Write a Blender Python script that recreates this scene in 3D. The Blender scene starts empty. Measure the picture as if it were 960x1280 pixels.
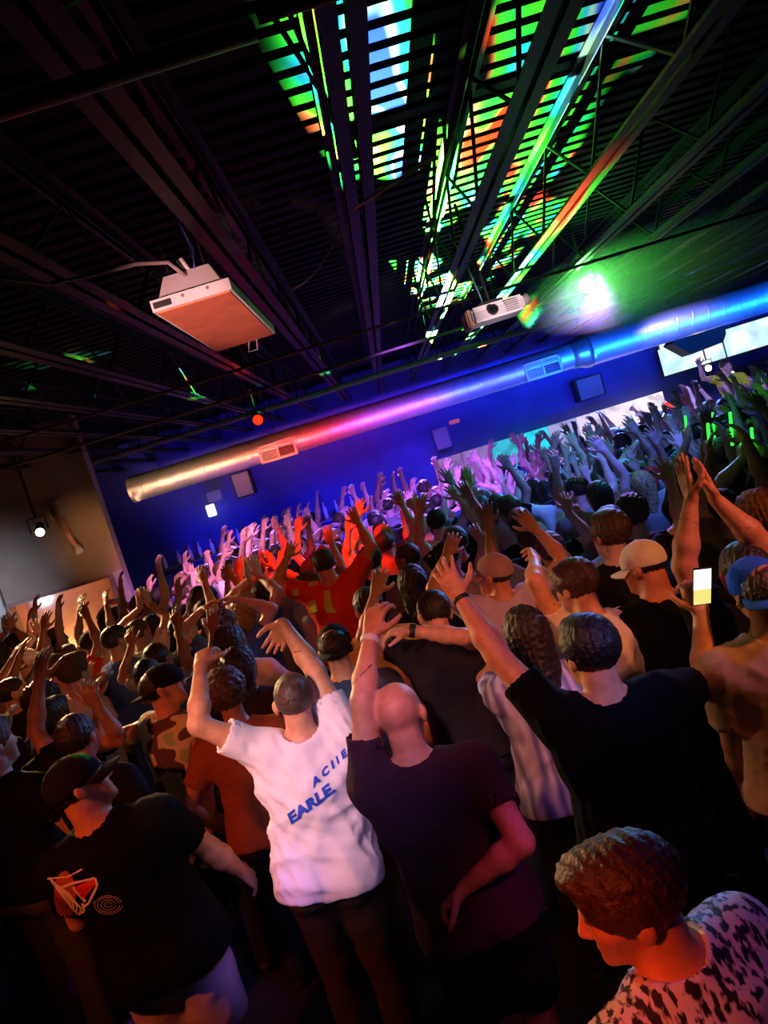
import bpy, bmesh, math, random
import numpy as np
from mathutils import Vector, Matrix
from mathutils.bvhtree import BVHTree

random.seed(7)
rng = np.random.default_rng(7)
SC = bpy.context.scene
COL = SC.collection

# ------------------------------------------------------------------ camera
FPX = 950.0
PITCH, ROLL = math.radians(4.6), math.radians(17.0)
CAM = np.array([0.0, 0.0, 2.5])
Fw = np.array([0, math.cos(PITCH), -math.sin(PITCH)])
R0 = np.array([1.0, 0, 0])
U0 = np.array([0, math.sin(PITCH), math.cos(PITCH)])
Rc = math.cos(ROLL) * R0 - math.sin(ROLL) * U0
Uc = math.sin(ROLL) * R0 + math.cos(ROLL) * U0

def ray(u, v):
    return Fw + (u - 480) / FPX * Rc + (640 - v) / FPX * Uc
def atz(u, v, z):
    d = ray(u, v); return CAM + d * (z - CAM[2]) / d[2]
def aty(u, v, y):
    d = ray(u, v); return CAM + d * (y / d[1])
def pix(P):
    q = np.asarray(P) - CAM
    return 480 + FPX * (q @ Rc) / (q @ Fw), 640 - FPX * (q @ Uc) / (q @ Fw)

cd = bpy.data.cameras.new('camera')
cam = bpy.data.objects.new('camera', cd)
COL.objects.link(cam)
cam.matrix_world = Matrix(((Rc[0], Uc[0], -Fw[0], CAM[0]), (Rc[1], Uc[1], -Fw[1], CAM[1]),
                           (Rc[2], Uc[2], -Fw[2], CAM[2]), (0, 0, 0, 1)))
cd.sensor_fit = 'VERTICAL'
cd.sensor_height = 36.0
cd.lens = 36.0 * FPX / 1280.0
cd.clip_start = 0.05
SC.camera = cam

# ------------------------------------------------------------------ world / view
w = bpy.data.worlds.new('night'); SC.world = w; w.use_nodes = True
w.node_tree.nodes['Background'].inputs[0].default_value = (0.35, 0.25, 0.5, 1)
w.node_tree.nodes['Background'].inputs[1].default_value = 0.0006
SC.view_settings.view_transform = 'Standard'
SC.view_settings.look = 'None'
SC.view_settings.exposure = 0.15
SC.view_settings.gamma = 1.0
SC.view_settings.use_curve_mapping = False
try:
    SC.cycles.use_denoising = True
    SC.cycles.max_bounces = 4
    SC.cycles.diffuse_bounces = 2
    SC.cycles.sample_clamp_indirect = 3.0
except Exception:
    pass

# ------------------------------------------------------------------ stage lights of the club
def spot(name, pos, target, color, energy, angle=60, blend=0.5, radius=0.08):
    L = bpy.data.lights.new(name, 'SPOT')
    L.color = color; L.energy = energy
    L.spot_size = math.radians(angle); L.spot_blend = blend; L.shadow_soft_size = radius
    o = bpy.data.objects.new(name, L); COL.objects.link(o)
    o.location = pos
    o.rotation_euler = (Vector(target) - Vector(pos)).to_track_quat('-Z', 'Y').to_euler()
    return o

# house spots washing the near crowd, with narrow ones added for single figures
spot('spot_pink', (-1.9, 0.2, 3.35), (-0.55, 3.0, 1.40), (1.0, 0.58, 0.58), 420, 20, 0.9)
spot('spot_lavender', (-0.2, -0.9, 3.4), (-0.5, 3.0, 1.2), (0.50, 0.34, 1.0), 170, 15, 0.9)
spot('spot_salmon', (-0.6, 0.3, 3.5), (0.22, 2.75, 1.85), (1.0, 0.24, 0.14), 190, 27, 0.9)
spot('spot_orange_right', (2.6, 0.9, 3.4), (1.25, 2.9, 1.85), (1.0, 0.26, 0.06), 200, 34, 0.9)
spot('spot_magenta_mid', (2.6, 7.4, 3.5), (0.7, 4.6, 1.6), (0.55, 0.12, 1.0), 520, 46, 0.8)
spot('spot_red_face', (-0.5, 0.35, 2.35), (0.10, 1.42, 1.36), (1.0, 0.10, 0.03), 60, 26, 0.9)  # added close to the camera to redden one turned face
spot('spot_red_low', (-2.7, 0.8, 3.3), (-1.25, 3.1, 1.25), (1.0, 0.15, 0.04), 220, 42, 0.9)
spot('spot_violet_shorts', (0.6, 0.2, 3.3), (-0.98, 2.9, 0.85), (0.28, 0.20, 1.0), 300, 9, 0.9)  # unseen narrow spot added to tint one pair of shorts
spot('spot_magenta_elbow', (1.2, 0.2, 3.2), (0.15, 2.32, 1.08), (1.0, 0.08, 0.40), 90, 11, 0.9)  # added narrow spot, only to brighten one bent arm in magenta
spot('spot_red_side', (-1.2, 0.9, 2.9), (0.1, 1.6, 1.35), (1.0, 0.10, 0.03), 24, 40, 0.9)
spot('spot_violet_low', (2.6, 1.6, 3.4), (-0.2, 2.6, 0.9), (0.25, 0.14, 1.0), 45, 50, 0.9)
# back lights from the left partition: the rims on the left crowd
spot('spot_warm_back', (-4.6, 8.2, 3.1), (-2.3, 5.4, 1.3), (1.0, 0.62, 0.28), 1500, 46, 0.8)
spot('spot_warm_key', (-3.4, 5.6, 3.5), (-0.75, 3.1, 1.8), (1.0, 0.55, 0.25), 380, 26, 0.8)
spot('spot_orange_left', (-2.2, 2.8, 3.6), (-2.6, 5.6, 1.5), (1.0, 0.12, 0.02), 120, 60, 0.9)
# red beam in the middle
spot('spot_red', (-0.9, 5.8, 3.45), (-0.65, 7.4, 1.4), (1.0, 0.02, 0.005), 800, 46, 0.7)
spot('spot_red_mid', (-0.9, 3.6, 3.55), (-0.8, 5.6, 1.5), (1.0, 0.08, 0.02), 110, 60, 0.9)
# blue and violet wash over the far crowd
spot('spot_violet_far', (0.8, 13.3, 3.3), (0.5, 10.0, 1.1), (0.28, 0.12, 1.0), 3600, 56, 0.8)
spot('spot_violet_left', (-2.4, 13.0, 3.2), (-2.0, 10.0, 1.1), (0.34, 0.14, 1.0), 3000, 52, 0.8)
spot('spot_rose_left', (-1.6, 6.4, 3.5), (-2.1, 9.3, 1.5), (0.95, 0.32, 0.72), 620, 50, 0.9)
spot('spot_bald', (-0.1, 0.9, 3.6), (-0.15, 2.47, 1.72), (1.0, 0.36, 0.58), 70, 13, 0.9)  # unseen spot added near the camera for a pink bald head
spot('spot_blue_stripes', (1.5, 0.3, 3.3), (0.42, 2.9, 1.25), (0.22, 0.28, 1.0), 170, 9, 0.8)  # unseen spot added near the camera to turn the streaked top blue
spot('spot_violet_front', (0.6, 6.6, 3.5), (0.6, 10.2, 1.4), (0.28, 0.09, 1.0), 1800, 54, 0.9)
spot('spot_blue_front', (2.6, 4.8, 3.5), (2.1, 7.4, 1.5), (0.08, 0.16, 1.0), 380, 60, 0.9)
spot('spot_cyan_mid', (3.6, 9.8, 3.4), (1.4, 6.2, 1.6), (0.08, 0.40, 1.0), 800, 46, 0.8)
spot('spot_blue_right', (4.6, 13.3, 3.3), (3.4, 10.0, 1.1), (0.12, 0.22, 1.0), 3200, 54, 0.7)
spot('spot_white_right', (4.6, 9.8, 3.5), (5.4, 12.4, 1.8), (0.32, 0.30, 1.0), 420, 60, 0.8)
spot('spot_green_right', (4.0, 5.8, 3.5), (4.5, 8.4, 1.5), (0.06, 1.0, 0.08), 70, 40, 0.9)
# blue wash of the back wall
for i, x in enumerate((-3.0, -0.9, 1.2, 3.6)):
    spot('spot_wall_blue', (x, 12.7, 1.3), (x + 0.2, 14.0, 2.05), (0.0, 0.015, 1.0), 60, 100, 0.9)
# unseen strip lights added to draw coloured streaks along the duct
def duct_fill(x, y, z, aim, length, color, energy):
    L = bpy.data.lights.new('duct_fill_light', 'AREA'); L.shape = 'RECTANGLE'; L.size = length; L.size_y = 0.06
    L.color = color; L.energy = energy; L.spread = math.radians(50)
    o = bpy.data.objects.new('duct_fill_light', L); COL.objects.link(o); o.location = (x, y, z)
    d = (Vector(aim) - o.location).normalized()
    xx = Vector((1, 0, 0)); zz = -d; yy = zz.cross(xx).normalized(); xx = yy.cross(zz)
    o.rotation_euler = Matrix((xx, yy, zz)).transposed().to_euler()
for x, ln_, c, e in ((6.4, 2.4, (0.005, 0.12, 1.0), 60), (3.9, 2.4, (0.005, 0.10, 1.0), 60), (1.9, 1.6, (0.03, 0.05, 1.0), 30), (0.6, 1.2, (0.45, 0.06, 1.0), 16),
                     (-0.5, 1.1, (1.0, 0.03, 0.05), 16), (-1.6, 1.2, (1.0, 0.22, 0.10), 9), (-2.9, 1.5, (1.0, 0.50, 0.24), 11)):
    duct_fill(x, 10.0, 2.45, (x, 11.5, 2.95), ln_, c, e * (0.5 if x > 1 else 0.42))
spot('spot_partition', (-4.8, 7.7, 1.9), (-4.5, 9.0, 2.2), (0.62, 0.75, 1.0), 38, 60, 1.0)
spot('spot_partition_warm', (-3.0, 7.6, 2.2), (-3.35, 9.0, 2.45), (1.0, 0.5, 0.2), 26, 46, 1.0)
# the picture projector at the stage that rakes the ceiling with coloured shapes
GOBO_POS, GOBO_AIM = Vector((1.5, 10.9, 2.5)), Vector((1.46, 7.93, 3.95))

def N(nt, t, **kw):
    n = nt.nodes.new(t)
    for k, v in kw.items():
        if k == 'inp':
            for kk, vv in v.items():
                n.inputs[kk].default_value = vv
        else:
            setattr(n, k, v)
    return n

def gobo(name, pos, aim, energy, angle, scale, seed, thr, half=0.15):
    o = spot(name, pos, aim, (1, 1, 1), energy, angle, 0.15, 0.004)
    L = o.data; L.use_nodes = True
    nt = L.node_tree
    em = nt.nodes['Emission']
    tc = N(nt, 'ShaderNodeTexCoord')
    sep = N(nt, 'ShaderNodeSeparateXYZ'); nt.links.new(tc.outputs['Normal'], sep.inputs[0])
    dx = N(nt, 'ShaderNodeMath', operation='DIVIDE'); dy = N(nt, 'ShaderNodeMath', operation='DIVIDE')
    for d_, s_ in ((dx, 'X'), (dy, 'Y')):
        nt.links.new(sep.outputs[s_], d_.inputs[0]); nt.links.new(sep.outputs['Z'], d_.inputs[1])
    cmb = N(nt, 'ShaderNodeCombineXYZ', inp={2: seed})
    nt.links.new(dx.outputs[0], cmb.inputs[0]); nt.links.new(dy.outputs[0], cmb.inputs[1])
    n1 = N(nt, 'ShaderNodeTexNoise', inp={'Scale': scale, 'Detail': 1.5, 'Roughness': 0.5})
    n2 = N(nt, 'ShaderNodeTexVoronoi', inp={'Scale': scale * 2.6})
    n3 = N(nt, 'ShaderNodeTexNoise', inp={'Scale': scale * 2.8, 'Detail': 1.0})
    for n_ in (n1, n2, n3):
        nt.links.new(cmb.outputs[0], n_.inputs['Vector'])
    m = N(nt, 'ShaderNodeMapRange', inp={1: thr, 2: thr + 0.03}); nt.links.new(n1.outputs['Fac'], m.inputs[0])
    r = N(nt, 'ShaderNodeValToRGB'); nt.links.new(n3.outputs['Fac'], r.inputs[0])
    cr = r.color_ramp
    stops = [(0.0, (1, 0.02, 0.0)), (0.37, (1, 0.05, 0.01)), (0.405, (1.0, 0.40, 0.10)), (0.43, (0.10, 1, 0.02)),
             (0.55, (0.02, 1, 0.06)), (0.58, (0.02, 0.9, 0.45)), (0.62, (0.02, 0.6, 1)), (0.66, (0.5, 1.0, 0.5)), (0.70, (0.03, 0.1, 1))]
    while len(cr.elements) < len(stops):
        cr.elements.new(0.5)
    for e, (p_, c_) in zip(cr.elements, stops):
        e.position = p_; e.color = (*c_, 1)
    mx = N(nt, 'ShaderNodeMath', operation='MULTIPLY')
    r2 = N(nt, 'ShaderNodeMapRange', inp={1: 0.05, 2: 0.35, 3: 1.3, 4: 0.25}); nt.links.new(n2.outputs['Distance'], r2.inputs[0])
    ab = N(nt, 'ShaderNodeMath', operation='ABSOLUTE'); nt.links.new(dx.outputs[0], ab.inputs[0])
    sd_ = N(nt, 'ShaderNodeMapRange', inp={1: half + 0.03, 2: half}); nt.links.new(ab.outputs[0], sd_.inputs[0])
    m2 = N(nt, 'ShaderNodeMath', operation='MULTIPLY'); nt.links.new(m.outputs[0], m2.inputs[0]); nt.links.new(sd_.outputs[0], m2.inputs[1])
    # the picture is dimmer towards its near end
    el = N(nt, 'ShaderNodeMapRange', inp={1: -0.22, 2: 0.33, 3: 0.03, 4: 1.3}); nt.links.new(dy.outputs[0], el.inputs[0])
    m3 = N(nt, 'ShaderNodeMath', operation='MULTIPLY'); nt.links.new(m2.outputs[0], m3.inputs[0]); nt.links.new(el.outputs[0], m3.inputs[1])
    nt.links.new(m3.outputs[0], mx.inputs[0]); nt.links.new(r2.outputs[0], mx.inputs[1])
    nt.links.new(r.outputs['Color'], em.inputs['Color']); nt.links.new(mx.outputs[0], em.inputs['Strength'])
    return o

gobo('picture_beam', GOBO_POS, GOBO_AIM, 260000, 37, 11.0, 1.3, 0.512, 0.14)
gobo('picture_beam', GOBO_POS + Vector((-0.3, 0, 0)), Vector((-1.6, 5.2, 3.9)), 80000, 40, 9.0, 7.7, 0.66, 0.6)
# narrow unseen spots added to light the hanging equipment pinkish
spot('spot_extractor', (-1.1, 0.2, 2.1), (-0.45, 3.35, 3.3), (1.0, 0.46, 0.44), 640, 10.5, 0.6)
spot('spot_projector', (2.2, 1.0, 2.2), (1.1, 5.1, 3.2), (1.0, 0.70, 0.74), 900, 6, 0.6)

# ------------------------------------------------------------------ materials
MATS = {}
def mat(name, color, rough=0.6, metal=0.0, emit=None, emit_s=0.0, noise=0.0, nscale=8.0, bump=0.0, bscale=40.0, spec=0.5):
    if name in MATS:
        return MATS[name]
    m = bpy.data.materials.new(name); m.use_nodes = True
    nt = m.node_tree; b = nt.nodes['Principled BSDF']
    b.inputs['Base Color'].default_value = (*color, 1)
    b.inputs['Roughness'].default_value = rough
    b.inputs['Metallic'].default_value = metal
    b.inputs['Specular IOR Level'].default_value = spec
    if emit:
        b.inputs['Emission Color'].default_value = (*emit, 1)
        b.inputs['Emission Strength'].default_value = emit_s
    tc = None
    if noise or bump:
        tc = N(nt, 'ShaderNodeTexCoord')
    if noise:
        n = N(nt, 'ShaderNodeTexNoise', inp={'Scale': nscale, 'Detail': 4})
        nt.links.new(tc.outputs['Object'], n.inputs['Vector'])
        r = N(nt, 'ShaderNodeMapRange', inp={1: 0.3, 2: 0.7, 3: 1 - noise, 4: 1 + noise})
        nt.links.new(n.outputs['Fac'], r.inputs[0])
        x = N(nt, 'ShaderNodeVectorMath', operation='SCALE'); x.inputs[0].default_value = color
        nt.links.new(r.outputs[0], x.inputs['Scale']); nt.links.new(x.outputs[0], b.inputs['Base Color'])
    if bump:
        n = N(nt, 'ShaderNodeTexNoise', inp={'Scale': bscale, 'Detail': 3})
        nt.links.new(tc.outputs['Object'], n.inputs['Vector'])
        bp = N(nt, 'ShaderNodeBump', inp={'Strength': bump, 'Distance': 0.01})
        nt.links.new(n.outputs['Fac'], bp.inputs['Height']); nt.links.new(bp.outputs[0], b.inputs['Normal'])
    MATS[name] = m
    return m

def objcolor_mat(name, rough, kind):
    m = bpy.data.materials.new(name); m.use_nodes = True
    nt = m.node_tree; b = nt.nodes['Principled BSDF']
    b.inputs['Roughness'].default_value = rough
    oi = N(nt, 'ShaderNodeObjectInfo'); tc = N(nt, 'ShaderNodeTexCoord')
    col = oi.outputs['Color']
    if kind == 'skin':
        at = N(nt, 'ShaderNodeAttribute', attribute_name='tint')
        mx = N(nt, 'ShaderNodeMix', data_type='RGBA', blend_type='MULTIPLY'); mx.inputs[0].default_value = 1
        nt.links.new(col, mx.inputs[6]); nt.links.new(at.outputs['Color'], mx.inputs[7])
        col = mx.outputs[2]
        nz = N(nt, 'ShaderNodeTexNoise', inp={'Scale': 26, 'Detail': 5})
        nt.links.new(tc.outputs['Object'], nz.inputs['Vector'])
        r = N(nt, 'ShaderNodeMapRange', inp={1: 0.3, 2: 0.7, 3: 0.82, 4: 1.1}); nt.links.new(nz.outputs['Fac'], r.inputs[0])
        sc = N(nt, 'ShaderNodeVectorMath', operation='SCALE'); nt.links.new(col, sc.inputs[0]); nt.links.new(r.outputs[0], sc.inputs['Scale'])
        col = sc.outputs[0]
        bs, bd, bst = 160, 0.003, 0.25
        b.inputs['Subsurface Weight'].default_value = 0.0
    elif kind == 'cloth':
        nz = N(nt, 'ShaderNodeTexNoise', inp={'Scale': 7, 'Detail': 3})
        nt.links.new(tc.outputs['Object'], nz.inputs['Vector'])
        r = N(nt, 'ShaderNodeMapRange', inp={1: 0.3, 2: 0.7, 3: 0.88, 4: 1.06}); nt.links.new(nz.outputs['Fac'], r.inputs[0])
        sc = N(nt, 'ShaderNodeVectorMath', operation='SCALE'); nt.links.new(col, sc.inputs[0]); nt.links.new(r.outputs[0], sc.inputs['Scale'])
        col = sc.outputs[0]
        bs, bd, bst = 22, 0.012, 0.35
        b.inputs['Specular IOR Level'].default_value = 0.08
    else:
        nz = N(nt, 'ShaderNodeTexNoise', inp={'Scale': 60, 'Detail': 4})
        nt.links.new(tc.outputs['Object'], nz.inputs['Vector'])
        r = N(nt, 'ShaderNodeMapRange', inp={1: 0.3, 2: 0.7, 3: 0.5, 4: 1.4}); nt.links.new(nz.outputs['Fac'], r.inputs[0])
        sc = N(nt, 'ShaderNodeVectorMath', operation='SCALE'); nt.links.new(col, sc.inputs[0]); nt.links.new(r.outputs[0], sc.inputs['Scale'])
        col = sc.outputs[0]
        bs, bd, bst = 90, 0.01, 0.6
    n = N(nt, 'ShaderNodeTexNoise', inp={'Scale': bs, 'Detail': 3})
    nt.links.new(tc.outputs['Object'], n.inputs['Vector'])
    bp = N(nt, 'ShaderNodeBump', inp={'Strength': bst, 'Distance': bd})
    nt.links.new(n.outputs['Fac'], bp.inputs['Height']); nt.links.new(bp.outputs[0], b.inputs['Normal'])
    nt.links.new(col, b.inputs['Base Color'])
    MATS[name] = m
    return m

M_SKIN = objcolor_mat('skin', 0.5, 'skin')
M_CLOTH = objcolor_mat('cloth', 0.85, 'cloth')
M_HAIR = objcolor_mat('hair', 0.5, 'hair')
M_BLACK = mat('black_paint', (0.012, 0.012, 0.013), 0.6, bump=0.2)
M_STEEL = mat('dark_steel', (0.02, 0.02, 0.021), 0.5, 0.0, noise=0.4, nscale=6, spec=0.15)
M_DECK = mat('deck_black', (0.012, 0.012, 0.013), 0.6, 0.0, noise=0.3, nscale=3, spec=0.04)
M_WHITE = mat('white_metal', (0.8, 0.76, 0.76), 0.4)

# ------------------------------------------------------------------ object helpers
def tag(o, label, cat, group=None):
    o['label'] = label; o['category'] = cat
    if group: o['group'] = group
    return o
def empty(name, loc=(0, 0, 0), rz=0.0):
    o = bpy.data.objects.new(name, None); COL.objects.link(o)
    o.empty_display_size = 0.1
    o.location = loc; o.rotation_euler = (0, 0, rz)
    return o
def link(name, me, parent=None, m=None, color=None, smooth=None):
    if m is not None and len(me.materials) == 0:
        me.materials.append(m)
    o = bpy.data.objects.new(name, me); COL.objects.link(o)
    if parent: o.parent = parent
    if color: o.color = (*color, 1)
    return o
def mesh_from(verts, faces, smooth=False):
    me = bpy.data.meshes.new('m')
    me.from_pydata([tuple(map(float, v)) for v in verts], [], [tuple(map(int, f)) for f in faces])
    if smooth:
        me.polygons.foreach_set('use_smooth', [True] * len(me.polygons))
    me.update()
    return me
def mesh_np(V, Q, smooth=True):
    me = bpy.data.meshes.new('m')
    n, q = len(V), len(Q)
    me.vertices.add(n); me.vertices.foreach_set('co', np.ascontiguousarray(V, dtype=np.float32).ravel())
    me.loops.add(q * 4); me.loops.foreach_set('vertex_index', np.ascontiguousarray(Q, dtype=np.int32).ravel())
    me.polygons.add(q)
    me.polygons.foreach_set('loop_start', np.arange(0, q * 4, 4, dtype=np.int32))
    if smooth:
        me.polygons.foreach_set('use_smooth', np.ones(q, dtype=bool))
    me.update(calc_edges=True)
    return me
class MB:
    """collects boxes, tubes and plates into one mesh"""
    def __init__(s): s.bm = bmesh.new()
    def box(s, c, size, rot=None, bevel=0.0):
        g = bmesh.ops.create_cube(s.bm, size=1.0)
        vs = g['verts']
        M = Matrix.Translation(c) @ (rot.to_4x4() if rot else Matrix.Identity(4)) @ Matrix.Diagonal((*size, 1))
        bmesh.ops.transform(s.bm, matrix=M, verts=vs)
        if bevel:
            es = list({e for v in vs for e in v.link_edges})
            bmesh.ops.bevel(s.bm, geom=es, offset=bevel, segments=2, affect='EDGES')
        return s
    def tube(s, pts, r, seg=8, cap=True):
        pts = [Vector(p) for p in pts]
        rs = r if isinstance(r, (list, tuple)) else [r] * len(pts)
        rings = []
        up = Vector((0, 0, 1))
        for i, p in enumerate(pts):
            t = (pts[min(i + 1, len(pts) - 1)] - pts[max(i - 1, 0)]).normalized()
            a = t.cross(up)
            if a.length < 1e-3: a = t.cross(Vector((1, 0, 0)))
            a.normalize(); b = t.cross(a)
            rings.append([s.bm.verts.new(p + (a * math.cos(2 * math.pi * k / seg) + b * math.sin(2 * math.pi * k / seg)) * rs[i]) for k in range(seg)])
        for A, B in zip(rings, rings[1:]):
            for k in range(seg):
                s.bm.faces.new((A[k], A[(k + 1) % seg], B[(k + 1) % seg], B[k]))
        if cap:
            s.bm.faces.new(rings[0][::-1]); s.bm.faces.new(rings[-1])
        return s
    def build(s, name, m, parent=None, smooth=False):
        bmesh.ops.recalc_face_normals(s.bm, faces=s.bm.faces)
        me = bpy.data.meshes.new(name); s.bm.to_mesh(me); s.bm.free()
        if smooth:
            for p in me.polygons: p.use_smooth = True
        return link(name, me, parent, m)
def struct(o):
    o['kind'] = 'structure'; return o

# ================================================================== the room
YB = 14.0         # back wall
ZD = 3.95         # roof deck
XL, XR = -7.0, 9.0
struct(MB().box((1, 6, -0.05), (16.4, 17.4, 0.1)).build('floor', mat('floor', (0.010, 0.009, 0.010), 0.7, noise=0.5, nscale=3)))
M_WALLB = mat('blue_wall', (0.06, 0.08, 0.42), 0.7, noise=0.25, nscale=1.5)
struct(MB().box((1, YB + 0.1, 2.0), (16.4, 0.2, 4.2)).build('wall_back', M_WALLB))
struct(MB().box((XL - 0.1, 6, 2.0), (0.2, 16, 4.2)).build('wall_left', M_BLACK))
struct(MB().box((XR + 0.1, 6, 2.0), (0.2, 16, 4.2)).build('wall_right', M_BLACK))
struct(MB().box((1, -2.4, 2.0), (16.4, 0.2, 4.2)).build('wall_front', M_BLACK))

# corrugated roof deck, ribs along X
def deck():
    P = 0.152; prof = []
    y = -2.3; H = 0.042
    while y < YB:
        prof += [(y, 0), (y + 0.085, 0), (y + 0.10, H), (y + 0.137, H)]
        y += P
    prof = [(a, ZD + b) for a, b in prof]
    V, Fc = [], []
    xs = (XL, XR)
    for (yy, zz) in prof:
        for x in xs: V.append((x, yy, zz))
    for i in range(len(prof) - 1):
        a = i * 2; Fc.append((a, a + 1, a + 3, a + 2))
    n = len(V)
    V += [(XL, -2.3, ZD + 0.2), (XR, -2.3, ZD + 0.2), (XR, YB, ZD + 0.2), (XL, YB, ZD + 0.2)]
    Fc.append((n, n + 1, n + 2, n + 3))
    o = link('ceiling', mesh_from(V, Fc), None, M_DECK)
    return struct(o)
deck()

# open-web steel joists along Y (two angles top and bottom, zig-zag rods)
JZ = 3.50
def joist_meshes():
    L0, L1 = -2.0, 14.0
    def angle(x, z, up):
        b = MB()
        s = 1 if x > 0 else -1
        b.box((x, (L0 + L1) / 2, z), (0.048, L1 - L0, 0.006))
        b.box((x - s * 0.021, (L0 + L1) / 2, z + up * 0.022), (0.006, L1 - L0, 0.044))
        bmesh.ops.recalc_face_normals(b.bm, faces=b.bm.faces)
        me = bpy.data.meshes.new('chord'); b.bm.to_mesh(me); b.bm.free(); me.materials.append(M_STEEL)
        return me
    bot = [angle(-0.036, 0, 1), angle(0.036, 0, 1)]
    top = [angle(-0.036, ZD - JZ - 0.006, -1), angle(0.036, ZD - JZ - 0.006, -1)]
    b = MB(); y = L0; k = 0
    while y < L1 - 0.6:
        za, zb = (0.02, ZD - JZ - 0.03) if k % 2 == 0 else (ZD - JZ - 0.03, 0.02)
        b.tube([(0, y, za), (0, y + 0.6, zb)], 0.010, 5); y += 0.6; k += 1
    me = bpy.data.meshes.new('web'); b.bm.to_mesh(me); b.bm.free(); me.materials.append(M_STEEL)
    return bot, top, me
JB, JT, JW = joist_meshes()
JYAW = math.radians(-1.5)
for k in range(-8, 13):
    x = 0.20 + 0.61 * k
    j = empty('ceiling_joist', (x - 3.2 * math.tan(-JYAW) * 0, 0, JZ), JYAW)
    jl = {-1: 'black steel roof joist just above the white smoke extractor', 1: 'black steel roof joist holding the bracket of the white projector',
          4: 'black steel roof joist just above the green stage lamp', -2: 'black steel roof joist running above the small red lamp',
          0: 'black steel roof joist between the smoke extractor and the projector', 2: 'black steel roof joist just past the hanging projector'}.get(k)
    if jl: tag(j, jl, 'joist', 'roof joists of the club ceiling')
    else: tag(j, 'black open-web steel roof joist with nothing hanging near it', 'joist', 'roof joists of the club ceiling')
    for me in JB: link('bottom_chord', me, j)
    for me in JT: link('top_chord', me, j)
    link('web', JW, j)

# pipes and cables across the joists
def pipe(name, pts, r, m, label, cat, group=None, seg=8):
    o = MB().tube(pts, r, seg).build(name, m, None, True)
    return tag(o, label, cat, group)
M_PIPE = mat('pipe_brown', (0.16, 0.09, 0.07), 0.5, noise=0.3)
a, b = atz(0, 138, 3.42), atz(320, 38, 3.42)
dirx = (b - a)
pipe('sprinkler_pipe', [a - dirx * 2, b], 0.022, M_PIPE, 'brown sprinkler pipe crossing under the black joists', 'pipe')
pipe('conduit_pipe', [b + dirx * 0.02 + np.array([0, .05, .05]), b + dirx * 3 + np.array([0, .05, .05])], 0.014, M_PIPE, 'thin brown conduit crossing the joists above the smoke extractor', 'pipe')
pipe('gas_pipe', [(-6.5, 9.3, 3.36), (8.5, 9.3, 3.36)], 0.035, mat('pipe_grey', (0.25, 0.25, 0.28), 0.45), 'long grey pipe running in front of the silver duct', 'pipe')
pipe('gas_pipe', [(-6.5, 7.6, 3.40), (8.5, 7.6, 3.40)], 0.016, M_PIPE, 'thin dark pipe behind the hanging projector', 'pipe')
pipe('gas_pipe', [(-6.5, 6.2, 3.44), (8.5, 6.2, 3.44)], 0.013, M_PIPE, 'thin dark pipe between smoke extractor and red lamp', 'pipe')

def sag(p, q, d, n=14):
    p, q = np.array(p), np.array(q)
    return [tuple(p + (q - p) * t - np.array([0, 0, d * 4 * t * (1 - t)])) for t in np.linspace(0, 1, n)]
M_CABLE = mat('cable_grey', (0.55, 0.42, 0.45), 0.5)
M_CABLEB = mat('cable_black', (0.05, 0.05, 0.05), 0.5)

# ---------------------------------------------------------------- partition at left with its window
YP = 9.0
XE = aty(137, 665, YP)[0]
M_PART = mat('partition_wall', (0.42, 0.30, 0.24), 0.75, noise=0.35, nscale=1.2)
wx0, wx1 = aty(10, 757, YP)[0], aty(135, 722, YP)[0]
wz1 = aty(135, 722, YP)[2]; wz0 = 0.95
b = MB()
b.box(((XL + wx0) / 2, YP + 0.08, 2.0), (wx0 - XL, 0.16, 3.9))
b.box(((wx1 + XE) / 2, YP + 0.08, 2.0), (XE - wx1, 0.16, 3.9))
b.box(((wx0 + wx1) / 2, YP + 0.08, (wz1 + 3.95) / 2), (wx1 - wx0, 0.16, 3.95 - wz1))
b.box(((wx0 + wx1) / 2, YP + 0.08, wz0 / 2), (wx1 - wx0, 0.16, wz0))
struct(b.build('wall_partition', M_PART))
M_TRIM = mat('pale_trim', (0.62, 0.58, 0.56), 0.6)
struct(MB().box((wx0 - 0.09, YP - 0.02, 1.2), (0.13, 0.06, 2.4), bevel=0.006).build('trim_1', M_TRIM))
struct(MB().box((XE - 0.05, YP - 0.02, 1.02), (0.12, 0.06, 2.04), bevel=0.006).build('trim_2', M_TRIM))
# little lit room behind the window: salmon wall, glass pane
b = MB()
b.box(((wx0 + wx1) / 2, YP + 0.43, 1.3), (wx1 - wx0 + 0.02, 0.04, 2.4))
b.box((wx0 - 0.01, YP + 0.29, 1.3), (0.02, 0.25, 2.4)); b.box((wx1 + 0.01, YP + 0.29, 1.3), (0.02, 0.25, 2.4))
b.box(((wx0 + wx1) / 2, YP + 0.29, wz1 + 0.03), (wx1 - wx0 + 0.02, 0.25, 0.03))
struct(b.build('wall_booth', mat('booth_wall', (0.75, 0.36, 0.24), 0.7, noise=0.2, nscale=2)))
spot('booth_fill', ((wx0 + wx1) / 2 - 0.2, YP + 0.24, wz0 + 0.1), ((wx0 + wx1) / 2 - 0.05, YP + 0.42, 2.0), (1.0, 0.60, 0.26), 34, 120, 0.9)  # unseen lamp added low in the recess for its orange gradient
wroot = struct(MB().box(((wx0 + wx1) / 2, YP + 0.0, wz1 + 0.015), (wx1 - wx0 + 0.04, 0.05, 0.03)).build('window_1', mat('window_frame_dark', (0.30, 0.14, 0.12), 0.5)))
gm = bpy.data.materials.new('pane_glass'); gm.use_nodes = True
nt = gm.node_tree; gb = nt.nodes['Principled BSDF']
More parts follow.
